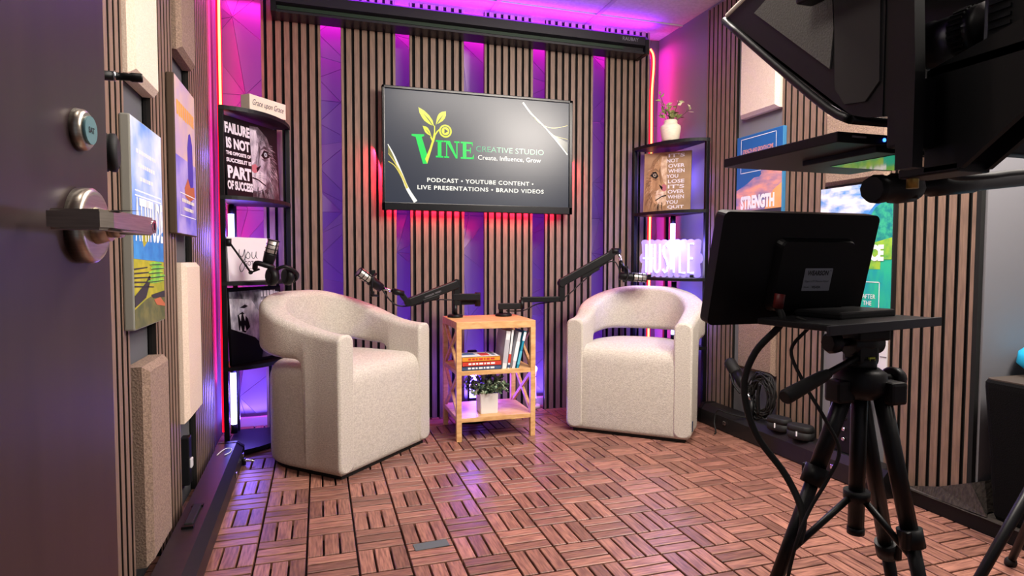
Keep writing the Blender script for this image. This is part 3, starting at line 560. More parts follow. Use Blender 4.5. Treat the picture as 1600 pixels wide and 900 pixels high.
x = xs[1]; nt_([(x,z1),(x,z0+.02),(x+.008,z0+.005),(x+lw_/2,z0),(x+lw_-.008,z0+.005),(x+lw_,z0+.02),(x+lw_,z1)])
x = xs[2]; nt_([(x+lw_,z1-.02),(x+lw_*.6,z1),(x+lw_*.2,z1-.012),(x,z1-.04),(x+lw_*.3,hh/2+.012),(x+lw_*.75,hh/2-.012),(x+lw_,z0+.04),(x+lw_*.8,z0+.01),(x+lw_*.4,z0),(x,z0+.02)])
x = xs[3]; nt_([(x-.006,z1),(x+lw_+.006,z1)]); nt_([(x+lw_/2,z1),(x+lw_/2,z0)])
x = xs[4]; nt_([(x,z1),(x,z0),(x+lw_,z0)])
x = xs[5]; nt_([(x+lw_,z1),(x,z1),(x,z0),(x+lw_,z0)]); nt_([(x,hh/2),(x+lw_*.8,hh/2)])
b.build('neon_letters', t)
for x in (-wd/2+.05, wd/2-.05): B().box((x,.012,.008),(.02,.04,.016), BLACK).build('stand_foot', t)
# ------------------------------------------------------------------ armchairs
def make_chair(label, loc, rz):
    """barrel armchair; local -y is its front; origin at the middle of the front edge on the floor"""
    t = thing('armchair', label, 'armchair', loc, rz, 'cream barrel armchairs')
    A, D0, BB = .325, .27, .305          # half width, straight part, depth of the rounded back
    def outline(a, y0, d0, bb, n=16):
        P = [(-a, y0+(d0-y0)*i/8) for i in range(8)]
        for i in range(2*n+1):
            q = PI-PI*i/(2*n); cx, sy = math.cos(q), max(0,math.sin(q)); e_ = .82
            P.append((math.copysign(abs(cx)**e_,cx)*a, d0+bb*sy**e_))
        return P+[(a, d0-(d0-y0)*(i+1)/8) for i in range(8)]
    o = outline(A-.012, .004, D0, BB-.012)
    fr = [(A-.012-(2*A-.024)*i/12, .004) for i in range(1,12)]
    O = [Vector((x,y)) for x,y in o+fr]; C = Vector((0,.29))
    prof = [(.955,.018),(.985,.024),(.994,.04),(1,.07),(1,.375),(.992,.40),(.972,.422),(.94,.438),(.90,.448),(.82,.458),(.62,.470),(.4,.475),(.2,.477),(.05,.477)]
    b = B(); b.rings([[Vector(((C+(p-C)*k).x,(C+(p-C)*k).y,z)) for p in O] for k,z in prof], BOUC); b.build('seat', t, norm=True)
    P = [Vector(p) for p in outline(A, 0, D0, BB, 26)]
    # denser samples along the arms
    Q = [P[0]]
    for p in P[1:]:
        n_ = max(1,int((p-Q[-1]).length/.005)); a0 = Q[-1].copy()
        for k in range(1,n_+1): Q.append(a0.lerp(p,k/n_))
    P = Q; L = [0]
    for a_,c_ in zip(P,P[1:]): L.append(L[-1]+(c_-a_).length)
    tot = L[-1]; rs = []; TH = .092
    sm = lambda x: (lambda u: u*u*(3-2*u))(min(1,max(0,x)))
    for i,p in enumerate(P):
        d = (P[min(i+1,len(P)-1)]-P[max(i-1,0)]).normalized(); n_ = Vector((d.y,-d.x)); s_ = min(L[i],tot-L[i])
        if (C-p).dot(n_) < 0: n_ = -n_
        u = s_/(tot/2); zt = .602+.158*sm((u-.02)/.9); zb = .022
        if s_ > .19: e2 = s_-.19; zb = .022+.408*e2/.008 if e2 < .008 else (.43+.06*math.sqrt(max(0,1-(1-(e2-.008)/.06)**2)) if e2 < .068 else .49+.02*sm((e2-.068)/.3))
        th = TH+.022*sm((s_-.1)/.3)
        out = .028*sm((s_-.12)/.25)
        if s_ < .012: k = .010*(1-math.sqrt(max(0,1-(1-s_/.012)**2)))
        else: k = 0
        r = .032; x0, x1, z0, z1 = -out+k, th-k-out, zb+k, zt-k; ring = []
        for cx,cz,a0 in ((x1-r,z1-r,0),(x0+r,z1-r,PI/2),(x0+r,z0+r,PI),(x1-r,z0+r,1.5*PI)):
            for j in range(5):
                a_ = a0+PI/2*j/4; f = cx+r*math.cos(a_); g = cz+r*math.sin(a_); ring.append(Vector((p.x+n_.x*f, p.y+n_.y*f, g)))
        rs.append(ring)
    b = B(); b.rings(rs, BOUC); b.build('backrest', t, norm=True)
    b = B(); b.rings([[Vector(((C+(p-C)*.93).x,(C+(p-C)*.93).y,z)) for p in O] for z in (0,.022)], RUB, smooth=False); b.build('base_plate', t, norm=True, label='black base under the seat')
    b = B(); b.box((A+.001,.03,.085),(.004,.026,.05), mat('navy_tag','1d2b44',.7), bev=.001); b.build('fabric_tag', t, label='small navy tag'); return t
make_chair('cream boucle barrel armchair on the left, turned towards the right', (.4945,.8465,0), math.radians(45.9))
make_chair('cream boucle barrel armchair on the right, in front of the glowing sign shelf', (1.692,.8525,0), math.radians(-40.8))
# ------------------------------------------------------------------ side table and what stands on it
tx0, tx1, ty0, ty1, tz = .842, 1.258, 1.022, 1.385, .602
t = thing('side_table', 'light oak side table with two shelves and crossed side braces', 'side table', ((tx0+tx1)/2,(ty0+ty1)/2,0)); TI = Matrix.Translation((-(tx0+tx1)/2,-(ty0+ty1)/2,0)); lg = .026
B().b2((tx0,ty0,tz-.036),(tx1,ty1,tz),OAK,bev=.002).build('top', t, TI)
for x in (tx0,tx1-lg):
    for y in (ty0,ty1-lg): B().b2((x,y,0),(x+lg,y+lg,tz-.034),OAK,bev=.0015).build('leg', t, TI)
for z in (.355,.118): B().b2((tx0+.004,ty0+.003,z-.022),(tx1-.004,ty1-.003,z),OAK,bev=.0015).build('shelf', t, TI)
for x in (tx0+.006,tx1-.020):
    for z0,z1 in ((.118,.335),(.355,tz-.034)):
        for s_ in (0,1):
            ya, yb = (ty0+lg-.004,ty1-lg+.004); a_ = Vector((x+.007,ya,z0 if s_ else z1)); c_ = Vector((x+.007,yb,z1 if s_ else z0)); d = c_-a_
            B().box((a_+c_)/2,(.012+.002*s_,d.length,.018),OAK,Matrix.Rotation(math.atan2(d.z,d.y),3,'X')).build('cross_brace', t, TI)
PAGE = mat('book_pages','e6dfd0',.8,noise='d2cabb',nscale=90,stretch=(1,1,12))
def book_flat(label, x0, y0, z, w_, d, h, cov, top, title, ink, rz=0, deco=None):
    t = thing('book', label, 'book', (x0+w_/2,y0+d/2,z), rz, 'books on the side table')
    b = B(); b.b2((-w_/2+.004,-d/2+.004,.0015),(w_/2-.004,d/2-.004,h-.0015),PAGE); b.build('pages', t)
    b = B(); b.b2((-w_/2,-d/2,0),(w_/2,d/2,.0018),cov); b.b2((-w_/2,-d/2,h-.0018),(w_/2,d/2,h),top); b.b2((-w_/2,-d/2,0),(w_/2,-d/2+.003,h),cov)
    if title: b.text(title, 0, h/2, w_*.74, h*.42, ink, -d/2-.0006)
    else: dashes(b, 0, h/2, w_*.7, h*.4, ink, -d/2-.0006, 9)
    if deco:
        for (px_,py_,pw,ph,mm) in deco: b.box((px_,py_,h+.0002),(pw,ph,.0004),mm)
    b.build('cover', t); return t
RED_B = mat('book_red','c2392c',.5); ORB = mat('book_orange','e2952f',.5); NAVB = mat('book_navy','2c4166',.5,noise='42587c',nscale=30); WHB = mat('book_white','dcdce0',.5); TEALB = mat('book_teal','1f8fb0',.5)
book_flat('dark blue book at the bottom of the flat stack on the oak table', .872,1.035,.3555,.205,.15,.022,NAVB,NAVB,None,WHT)
book_flat('red book in the middle of the flat stack on the oak table', .874,1.033,.378,.202,.15,.022,RED_B,RED_B,None,WHT,.01)
book_flat('orange-spined book with a white cover on top of the flat stack', .874,1.033,.4005,.196,.15,.024,ORB,WHB,None,RED_B,0,((-.05,.02,.07,.06,mat('book_blue','4a6a9c',.5)),(.03,.0,.05,.09,RED_B),(.075,.01,.02,.11,mat('book_slate','6c7484',.5))))
def book_up(label, x, y, z, th, d, h, cov, lean, side=None, deco=None):
    t = thing('book', label, 'book', (x,y,z), 0, 'books on the side table'); t.rotation_euler = (0,lean,0)
    B().b2((.0015,.004,.003),(th-.0015,d-.002,h-.004),PAGE).build('pages', t)
    b = B(); b.b2((0,0,0),(.002,d,h),side or cov); b.b2((th-.002,0,0),(th,d,h),cov); b.b2((0,0,0),(th,.003,h),cov)
    for z0,z1,mm in (deco or ()): b.b2((.0005,-.0005,z0),(th-.0005,.001,z1),mm)
    b.build('cover', t); return t
tl = math.radians(7)
book_up('thick white book with grey spine print, leftmost of the upright books', 1.083,1.045,.3555,.026,.15,.195,WHB,tl,mat('book_grey','a6a4b0',.5),((.03,.15,mat('book_print_grey','b4b4bc',.5)),))
book_up('white book with a red lower stripe, second of the upright books', 1.110,1.042,.3555,.015,.15,.20,WHB,tl,None,((.03,.075,RED_B),(.005,.02,NAVB)))
book_up('pale book leaning beside the teal book', 1.135,1.045,.3555,.02,.15,.19,mat('book_pale','c9ccd4',.5),math.radians(11),None,((.04,.14,WHT),))
book_up('teal book with a white top, rightmost of the upright books', 1.159,1.042,.3555,.014,.15,.195,TEALB,math.radians(13),None,((.145,.19,WHT),(.02,.09,mat('book_teal_print','59b4cc',.5))))
t = thing('potted_plant', 'small green plant in a white cube pot on the oak table', 'plant', (1.026,1.125,.1185))
b = B(); b.rings([[Vector((x*s_,y*s_,z)) for x,y in rrect(0,0,.098,.098,.006,2)] for s_,z in ((.93,0),(.95,.003),(1,.105),(.93,.105),(.92,.09))],mat('pot_white','d9d6d4',.6),smooth=False); b.build('pot', t)
q = random.Random(3); lv = B(); st = B(); LG1 = mat('leaf_grey_green','6f8a68',.6,noise='b0c0a2',nscale=40); LG2 = mat('leaf_dark_green','243a28',.6,noise='46604a',nscale=30)
for k in range(64):
    a_ = q.uniform(0,2*PI); e_ = q.uniform(.15,1.35); l = q.uniform(.075,.135); tip = Vector((math.cos(a_)*math.cos(e_)*l*1.05, math.sin(a_)*math.cos(e_)*l*.9, .095+math.sin(e_)*l*.95)); st.tube([(tip.x*.15,tip.y*.15,.09),(tip.x*.6,tip.y*.6,.09+(tip.z-.09)*.7),tip],.001,LG2,seg=4,sub=3)
    for j in range(9):
        p = Vector((tip.x*.3,tip.y*.3,.10)).lerp(tip,q.uniform(.25,1.05)); leaf(lv,p,(q.uniform(-1,1),q.uniform(-1,1),q.uniform(-.3,1)),q.uniform(.02,.034),q.uniform(.007,.0105),LG1 if q.random() < .62 else LG2,q)
st.build('stems', t); lv.build('leaves', t)
# ------------------------------------------------------------------ microphones on arms
SILV = mat('microphone_mesh','c9c4bc',.35,.8,noise='a8a49c',nscale=400)
def mic(t, base, tip, r=.026):
    """studio microphone from its rear end to its grille"""
    a, c = Vector(base), Vector(tip); d = c-a; f = lambda k: a+d*k
    B().prof(f(0),f(.52),[(0,r*.55),(.06,r*.86),(.9,r),(1,r*.98)],BLACK,24).build('body', t)
    B().prof(f(.52),f(1),[(0,r*.92),(.04,r*.95),(.93,r*.95),(1,r*.7)],SILV,24).build('grille', t, label='pale metal grille')
    b = B()
    for k in (.53,.68,.83,.985): b.prof(f(k-.014),f(k+.014),[(0,r*.93),(.1,r*1.04),(.9,r*1.04),(1,r*.93)],BLACK,24)
    u = d.orthogonal().normalized(); v = d.normalized().cross(u)
    for k in range(4):
        w_ = (u*math.cos(k*PI/2)+v*math.sin(k*PI/2))*r*.98; b.cyl(f(.53)+w_,f(.985)+w_,.0028,BLACK,seg=6)
    b.build('guard_bands', t); return f
def beam(b, p0, p1, w_, h, m_, bev=.003):
    p0, p1 = Vector(p0), Vector(p1); d = p1-p0; x_ = d.normalized(); up = Vector((0,0,1)); y_ = up.cross(x_)
    y_ = y_.normalized() if y_.length > 1e-3 else Vector((0,1,0)); z_ = x_.cross(y_); M_ = Matrix((x_,y_,z_)).transposed().to_4x4(); M_.translation = (p0+p1)/2
    b.box((0,0,0),(d.length,w_,h),m_,bev=bev,M=M_)
YM = 1.29
t = thing('boom_stand', 'black boom arm clamped on the left of the oak table top', 'boom arm', (.893,YM,tz)); TI = Matrix.Translation((-.893,-YM,-tz))
B().prof((.893,YM,tz),(.893,YM,tz+.016),[(0,.042),(.7,.042),(1,.036)],BLACK,24).build('base', t, TI)
B().cyl((.893,YM,tz+.01),(.893,YM,.675),.012,BLACKM).build('post', t, TI)
b = B(); beam(b,(.88,YM,.712),(1.025,YM-.02,.712),.022,.036,SATIN); beam(b,(.93,YM+.02,.680),(1.02,YM+.01,.682),.02,.026,SATIN); b.cyl((1.018,YM,.66),(1.018,YM,.735),.016,BLACK); b.build('lower_arm', t, TI)
b = B(); beam(b,(.900,YM,.667),(.900,YM,.80),.024,.030,BLACK); b.cyl((.9,YM-.018,.79),(.9,YM+.018,.79),.018,BLACK); b.build('elbow', t, TI)
b = B(); beam(b,(.905,YM-.005,.782),(.638,YM-.05,.690),.030,.046,BLACK,.006); beam(b,(.80,YM-.03,.722),(.71,YM-.045,.694),.02,.02,BLACK); b.build('upper_arm', t, TI)
b = B(); b.cyl((.633,YM-.075,.688),(.633,YM-.025,.688),.017,BLACK); beam(b,(.633,YM-.05,.69),(.60,YM-.052,.735),.026,.026,BLACK); b.cyl((.61,YM-.052,.735),(.555,YM-.055,.752),.016,BLACK); b.build('pivot_head', t, TI)
B().cyl((.56,YM-.055,.750),(.505,YM-.058,.766),.008,CHROME).build('mounting_rod', t, TI, label='chrome mounting rod')
b = B(); b.tube([(.50,YM-.06,.762),(.545,YM-.06,.70),(.60,YM-.055,.672),(.70,YM-.04,.682),(.78,YM-.02,.70),(.90,YM,.695),(.98,YM+.03,.69)],.0035,RUB); b.build('cable', t, TI)
b = B(); dd = Vector((.638-.905,-.045,.690-.782)); b.text('WEARSON  WS-B01', 0,0,.095,.009,GREYI,0); oo = b.build('lettering', t, TI @ Matrix.Translation((.765,YM-.047,.735)) @ Matrix.Rotation(math.atan2(.092,.267)*-1,4,'Y'))
oo.matrix_local = TI @ Matrix.Translation((.765,YM-.0455,.732)) @ Matrix.Rotation(.168,4,'Z') @ Matrix.Rotation(-.331,4,'Y')
t = thing('microphone', 'silver-grilled microphone on the left boom arm, in front of the armchair', 'microphone', (.50,YM-.06,.765), 0, 'microphones on arms'); b0 = t.location
f = mic(t, (0,0,0), Vector((.383,YM-.10,.852))-b0)
b = B(); b.tube([(-.02,-.02,-.035),(-.052,-.045,-.022),(-.05,-.05,.055),(-.03,-.02,.075)],.006,BLACK); b.box((-.045,-.02,.08),(.022,.02,.03),BLACK,bev=.003); b.box((-.05,-.03,-.025),(.02,.02,.028),BLACK,bev=.003); b.build('yoke', t)
t = thing('boom_stand', 'black boom arm clamped on the right of the oak table top', 'boom arm', (1.165,YM,tz)); TI = Matrix.Translation((-1.165,-YM,-tz))
B().prof((1.165,YM,tz),(1.165,YM,tz+.016),[(0,.046),(.7,.046),(1,.038)],BLACK,24).build('base', t, TI)
B().cyl((1.15,YM,tz+.01),(1.15,YM,.665),.012,BLACKM).build('post', t, TI)
b = B(); beam(b,(1.135,YM,.656),(1.275,YM-.01,.656),.024,.034,SATIN); b.cyl((1.268,YM-.01,.64),(1.268,YM-.01,.69),.015,BLACK); beam(b,(1.262,YM-.01,.692),(1.505,YM-.03,.692),.024,.030,BLACK); b.build('lower_arm', t, TI)
b = B(); beam(b,(1.497,YM-.03,.68),(1.497,YM-.03,.785),.026,.034,BLACK); b.cyl((1.497,YM-.05,.782),(1.497,YM-.01,.782),.02,BLACK); b.build('elbow', t, TI)
b = B(); beam(b,(1.49,YM-.03,.782),(1.775,YM-.07,.936),.030,.046,BLACK,.006); beam(b,(1.61,YM-.05,.818),(1.71,YM-.06,.872),.02,.03,BLACK); b.build('upper_arm', t, TI)
b = B(); beam(b,(1.765,YM-.07,.925),(1.795,YM-.075,.960),.026,.04,BLACK); b.cyl((1.785,YM-.075,.962),(1.835,YM-.08,.962),.018,BLACK); b.build('pivot_head', t, TI)
b = B(); b.cyl((1.825,YM-.08,.955),(1.838,YM-.082,.905),.008,CHROME); b.build('mounting_rod', t, TI, label='chrome mounting rod')
b = B(); b.cyl((1.838,YM-.082,.905),(1.855,YM-.082,.862),.011,BLACK); b.build('swivel', t, TI)
b = B(); b.tube([(1.835,YM-.09,.82),(1.815,YM-.09,.88),(1.79,YM-.08,.905),(1.73,YM-.06,.88),(1.62,YM-.045,.79),(1.50,YM-.02,.69),(1.36,YM-.01,.665),(1.28,YM,.63),(1.18,YM,.63)],.0035,RUB); b.build('cable', t, TI)
t = thing('microphone', 'silver-grilled microphone on the right boom arm above the armchair', 'microphone', (1.825,YM-.085,.822), 0, 'microphones on arms')
mic(t, (0,0,0), (.150,-.05,-.012)); b = B(); b.tube([(.01,-.03,-.03),(.03,-.04,-.02),(.04,-.035,.03),(.03,-.01,.05)],.006,BLACK); b.box((.038,.0,.04),(.03,.03,.035),BLACK,bev=.004); b.build('yoke', t)
# arm, microphone and headphones clamped to the left shelf
t = thing('boom_stand', 'thin black boom arm across the handwritten canvas on the left shelf', 'boom arm', (-.186,1.075,.985)); TI = Matrix.Translation((.186,-1.075,-.985))
b = B(); b.cyl((-.190,1.075,.97),(-.190,1.075,1.005),.012,BLACK); b.build('clamp', t, TI); b = B(); b.tube([(-.188,1.07,.99),(-.145,1.06,.925),(-.098,1.05,.853)],.0045,BLACK,sub=1); b.build('upper_arm', t, TI); b = B(); b.tube([(-.098,1.05,.853),(-.06,1.045,.868)],.004,BLACK,sub=1); b.cyl((-.098,1.04,.853),(-.098,1.06,.853),.009,BLACK); b.build('lower_arm', t, TI)
t = thing('microphone', 'silver-grilled microphone pointing up beside the handwritten canvas', 'microphone', (-.03,1.05,.875), 0, 'microphones on arms')
mic(t, (0,0,0), (.032,-.012,.125), .027); b = B(); b.tube([(-.05,.0,-.005),(-.04,-.03,.02),(.0,-.035,.01),(.03,-.02,.0)],.012,BLACK); b.build('yoke', t)
t = thing('headphones', 'black over-ear headphones hanging in front of the left corner shelf', 'headphones', (.02,1.04,.835))
for x,y in ((-.025,-.03),(.04,.01)):
    b = B(); b.prof((x-.016,y-.010,0),(x+.016,y+.010,0),[(0,.030),(.15,.040),(.6,.042),(.75,.036),(1,.030)],BLACK,24); b.cyl((x-.018,y-.011,0),(x-.015,y-.009,0),.024,SATIN); b.build('ear_cup', t)
b = B(); b.tube([(-.01,-.03,.03),(.03,-.045,.045),(.075,-.02,.02),(.08,.01,-.005),(.06,.02,-.025)],.008,BLACK); b.build('headband', t)
# ------------------------------------------------------------------ things along the right wall
t = thing('microphone', 'black foam-capped microphone leaning by the right wall above the long case', 'microphone', (2.268,.66,.17), 0, 'microphones on arms')
p0, p1 = Vector((0,0,.09)), Vector((-.012,.125,.215)); d = p1-p0
B().prof(p0,p0+d*.55,[(0,.018),(.15,.026),(1,.028)],BLACK,20).build('body', t); B().prof(p0+d*.52,p1,[(0,.027),(.1,.031),(.85,.031),(1,.022)],RUB,20).build('foam_windscreen', t)
b = B(); b.tube([(-.02,.015,.06),(-.034,.05,.10),(-.036,.08,.155)],.005,BLACK); b.tube([(.02,.015,.06),(.03,.05,.10),(.028,.08,.155)],.005,BLACK); b.build('yoke', t); B().cyl((0,-.045,.03),(0,.0,.085),.006,CHROME).build('mounting_rod', t, label='chrome rod'); B().cyl((0,-.05,-.0595),(0,-.046,.035),.012,BLACK).build('stand', t)
t = thing('cable_coil', 'black cable coiled in loops against the right wall above the long case', 'cable', (2.305,.575,.235)); b = B(); q = random.Random(8)
for k in range(20):
    rx, rz_ = q.uniform(.05,.085), q.uniform(.07,.12); ox, oz = q.uniform(-.015,.015), q.uniform(-.012,.012); tl = q.uniform(-.5,.5)
    b.tube([(-.010+.026*q.random()-.016, ox+rx*math.cos(a_)*math.cos(tl)-rz_*math.sin(a_)*math.sin(tl), oz+rx*math.cos(a_)*math.sin(tl)+rz_*math.sin(a_)*math.cos(tl)) for a_ in [2*PI*i/14 for i in range(14)]],.0042,RUB,seg=6,sub=2,closed=True)
b.build('loops', t); b = B(); b.tube([(-.02,.0,.06),(-.026,.005,.0),(-.024,.0,-.09)],.009,BLACK); b.build('cable_tie', t)
def pod(label, x, y, rz):
    t = thing('earphone_case', label, 'case', (x,y,.1095), rz, 'small black cases'); P = rrect(0,0,.115,.07,.03,5)
    def lay(name, zs): b = B(); b.rings([[Vector((px_*s_,py_*s_,z)) for px_,py_ in P] for s_,z in zs], RUB); b.build(name, t)
    lay('lower_shell', ((.9,0),(.98,.004),(1,.012),(1,.034))); lay('lid', ((1,.0355),(1,.048),(.97,.056),(.88,.062)))
    B().b2((-.058,-.035,.0338),(-.057,-.034,.0356),BLACK).build('zip', t); b = B(); b.box((-.0,-.0362,.026),(.006,.003,.022), WHT, bev=.001); b.build('zip_pull', t, label='white zip pull'); return t
pod('small black zip case on the long case, farther from the camera', 2.268,.415,-PI/2+.25); pod('small black zip case on the long case, nearer the camera', 2.262,.275,-PI/2+.35)
t = thing('outlet_plate', 'white wall outlet plate on the right wall behind the tripod head', 'outlet', (XRW,-.022,.50), -PI/2)
B().box((0,-.004,0),(.075,.008,.125),WHITEP,bev=.002).build('plate', t); b = B()
for z in (-.03,.03): b.poly(ell(0,z,.017,.014,16), WHT, -.0086); b.box((-.006,-.009,z+.003),(.002,.001,.008),BLACK); b.box((.006,-.009,z+.003),(.002,.001,.008),BLACK)
b.build('sockets', t)
t = thing('power_adapter', 'pale grey wall box beside the outlet plate, behind the tripod head', 'outlet', (XRW,-.078,.53), -PI/2); B().box((0,-.012,0),(.03,.024,.17),WHITEP,bev=.003).build('cover', t); B().box((0,-.0245,0),(.03,.001,.004),GREYI).build('seam', t)
t = thing('equipment_box', 'black box of metal sockets and keys behind the tripod legs', 'equipment', (2.302,.05,.1095), -PI/2)
B().box((0,0,.135),(.16,.05,.27),BLACK,bev=.004).build('housing', t); q = random.Random(2); b = B()
for i in range(5):
    for j in range(3): b.cyl((-.045+.045*j,-.025,.06+.042*i),(-.045+.045*j,-.034,.06+.042*i),.009,CHROME,.007,seg=10)
b.build('sockets', t, label='chrome sockets'); b = B(); b.box((-.04,-.034,.11),(.022,.012,.04),mat('brass_tag','b89c66',.4,.6),bev=.003); b.build('tag', t, label='brass coloured tag')
t = thing('power_cable', 'black cable running along the long case by the right wall', 'cable', (0,0,0)); b = B(); b.tube([(2.30,.60,.113),(2.25,.66,.113),(2.225,.74,.1125),(2.22,.82,.110),(2.208,.83,.05),(2.19,.79,.006),(2.16,.76,.006)],.0035,RUB); b.build('cord', t)
t = thing('power_strip', 'dark power strip standing in the left wall recess above the floor case', 'power strip', (-.293,.585,.10), PI/2); B().box((0,-.006,.06),(.05,.03,.18),SATIN,bev=.004).build('housing', t); b = B(); b.box((0,-.024,.05),(.03,.008,.035),WHITEP,bev=.003); b.build('plug', t, label='white plug')
t = thing('floor_strip', 'dark grey rectangular strip lying on a deck slat, front centre', 'strip', (.528,-.032,.0)); B().box((0,0,.0012),(.11,.046,.0024),mat('strip_grey','4d5355',.7),Matrix.Rotation(.06,3,'Z'),bev=.0006).build('strip', t)
# ------------------------------------------------------------------ small monitor on its tripod
TX, TY = 1.12, -1.085
t = thing('tripod', 'black tripod holding the small monitor, front right', 'tripod', (TX,TY,0)); TRI = mat('tripod_black','0a0a0c',.4,spec=.35)
legs = ((Vector((-.03,0,.685)),Vector((-.32,.01,0))),(Vector((.02,-.025,.685)),Vector((.075,-.165,0))),(Vector((.02,.02,.685)),Vector((.27,.10,0))))
for (a,c),kc in zip(legs,(.22,.36,.5)):
    d = c-a; f = lambda k: a+d*k
    g = B(); g.cyl(f(0),f(kc),.0145,TRI,.0138); g.cyl(f(kc),f(kc+.3),.0115,TRI); g.cyl(f(kc+.3),f(.985),.0092,TRI); lo = g.build('leg', t)
    for k_,r_ in ((kc,.020),(kc+.3,.017)):
        g = B(); g.cyl(f(k_-.022),f(k_+.022),r_,BLACK); u = d.cross(Vector((0,0,1))).normalized(); g.box(f(k_)+u*r_,(.012,.012,.032),BLACK,bev=.003); g.build('leg_clamp', lo)
    g = B(); g.prof(f(.975),f(1)-Vector((0,0,-.002)),[(0,.010),(.4,.015),(1,.013)],RUB); g.build('rubber_foot', lo)
g = B(); g.cyl((0,0,.425),(0,0,.70),.0135,TRI); g.cyl((0,0,.418),(0,0,.43),.0145,BLACK); g.build('center_column', t)
g = B(); g.prof((0,0,.668),(0,0,.722),[(0,.030),(.3,.045),(.85,.042),(1,.03)],BLACK,24)
for a,c in legs: g.box(a+Vector((a.x*.5,a.y*.5,-.003)),(.036,.036,.04),BLACK,bev=.006)
g.build('leg_crown', t)
g = B(); g.cyl((.045,.0,.70),(.085,.01,.695),.008,BLACK); g.prof((.08,.01,.696),(.105,.015,.692),[(0,.016),(.2,.021),(.8,.021),(1,.016)],BLACK); g.build('crank_knob', t)
g = B(); g.cyl((0,0,.482),(0,0,.498),.022,BLACK)
for a,c in legs:
    k = a+(c-a)*.42; g.tube([(k.x*.06,k.y*.06,.490),(k.x,k.y,k.z)],.0058,BLACK,sub=1)
g.build('spreader', t)
g = B(); g.cyl((0,0,.718),(0,0,.74),.026,TRI); g.box((0,0,.752),(.045,.042,.05),TRI,bev=.008); g.box((.004,0,.782),(.07,.055,.022),BLACK,bev=.005); g.prof((-.03,0,.765),(.035,0,.765),[(0,.02),(.5,.023),(1,.02)],TRI); g.build('pan_head', t)
g = B(); g.cyl((-.028,.0,.768),(-.058,.0,.768),.007,BLACK); g.prof((-.052,0,.768),(-.075,0,.768),[(0,.014),(.2,.019),(.8,.019),(1,.015)],BLACK,8); g.build('tilt_knob', t)
g = B(); p0, p1 = Vector((-.01,-.01,.745)), Vector((-.205,-.045,.69)); g.cyl(p0,p0.lerp(p1,.55),.006,TRI); g.prof(p0.lerp(p1,.45),p1,[(0,.008),(.15,.0105),(.85,.0125),(.97,.0125),(1,.010)],RUB); g.build('pan_handle', t)
g = B(); g.box((.0,0,.740),(.012,.05,.006),mat('level_green','b8c23a',.3)); g.build('bubble_level', t, label='yellow-green bubble level')
# monitor
t = thing('monitor', 'small black monitor on the tripod, seen from behind with a grey label', 'monitor', (1.058,-.984,.898)); t.rotation_euler = (math.radians(13.1),0,-.014)
MB_ = mat('monitor_black','070709',.42,spec=.25)
g = B(); pl = rrect(-.004,0,.350,.212,.012,4); g.poly(pl, MB_, -.012, .024); g.build('case', t, norm=True)
g = B(); g.poly(rrect(-.004,0,.335,.195,.004,2), mat('monitor_screen','06070a',.1), .013, .001)
for f_ in list(g.bm.faces): f_.normal_flip()
g.build('screen', t, norm=True)
g = B(); g.rings([[Vector((x,y,z)) for x,z in rrect(.03,-.01,.17*s_,.135*s_,.014*s_,4)] for y,s_ in ((-.011,1.05),(-.022,1.0),(-.026,.97))],MB_,smooth=False); g.build('back_cover', t, norm=True)
g = B(); g.poly(rrect(.037,-.016,.064,.044,.0012,2), mat('label_grey','8d9097',.6), -.0268); g.text('WEARSON', .036,-.003,.048,.0095,BLKI,-.0272,bold=.03,shear=.1); g.text('\u00ae',.064,.002,.003,.003,BLKI,-.0272); g.text('Type: LCD Monitor Retail',.036,-.0195,.054,.004,BLKI,-.0272); g.text('Model:',.015,-.0305,.012,.003,BLKI,-.0272); g.text('WS-03A',.037,-.0305,.02,.005,BLKI,-.0272,bold=.02); g.build('rating_label', t, label='grey label with black lettering')
g = B(); g.poly(rrect(.07,-.092,.15,.034,.010,3), MB_, -.030, .018); g.build('stand_hinge', t, norm=True)
t2 = thing('monitor_cable', 'black monitor cable with a red plug hanging to the tripod leg', 'cable', (0,0,0))
g = B(); g.tube([(.985,-1.03,.828),(.985,-1.04,.80),(.955,-1.01,.745),(.940,-1.0,.68),(.950,-1.02,.60),(.985,-1.06,.53),(.988,-1.098,.475),(.975,-1.105,.43)],.0062,RUB); g.build('cord', t2)
g = B(); g.tube([(.988,-1.032,.852),(.985,-1.03,.826)],.009,mat('plug_red','5a100e',.5),sub=1); g.build('plug', t2, label='dark red plug')
t2 = thing('thin_cable', 'thin black cable draped from the monitor down the tripod leg', 'cable', (0,0,0))
g = B(); g.tube([(1.0,-1.06,.812),(1.005,-1.085,.80),(.990,-1.06,.755),(1.0,-1.08,.70),(1.02,-1.11,.64),(1.036,-1.125,.59),(1.02,-1.118,.54),(.99,-1.112,.49),(.965,-1.112,.44),(.958,-1.10,.37),(.94,-1.10,.28),(.90,-1.10,.15)],.0032,RUB); g.build('cord', t2)
t2 = thing('support_tray', 'dark flat tray clamped under the small monitor on the tripod', 'tray', (1.11,-1.06,.803)); t2.rotation_euler.z = .20
g = B(); g.box((.0,-.0,.0),(.29,.15,.012),SATIN,bev=.003); g.box((.03,.02,.012),(.17,.09,.014),BLACK,bev=.004); g.build('plate', t2)
g = B(); g.box((.0,-.076,-.002),(.33,.006,.016),mat('tray_lip','1b1b24',.5),bev=.001); g.build('lip', t2)
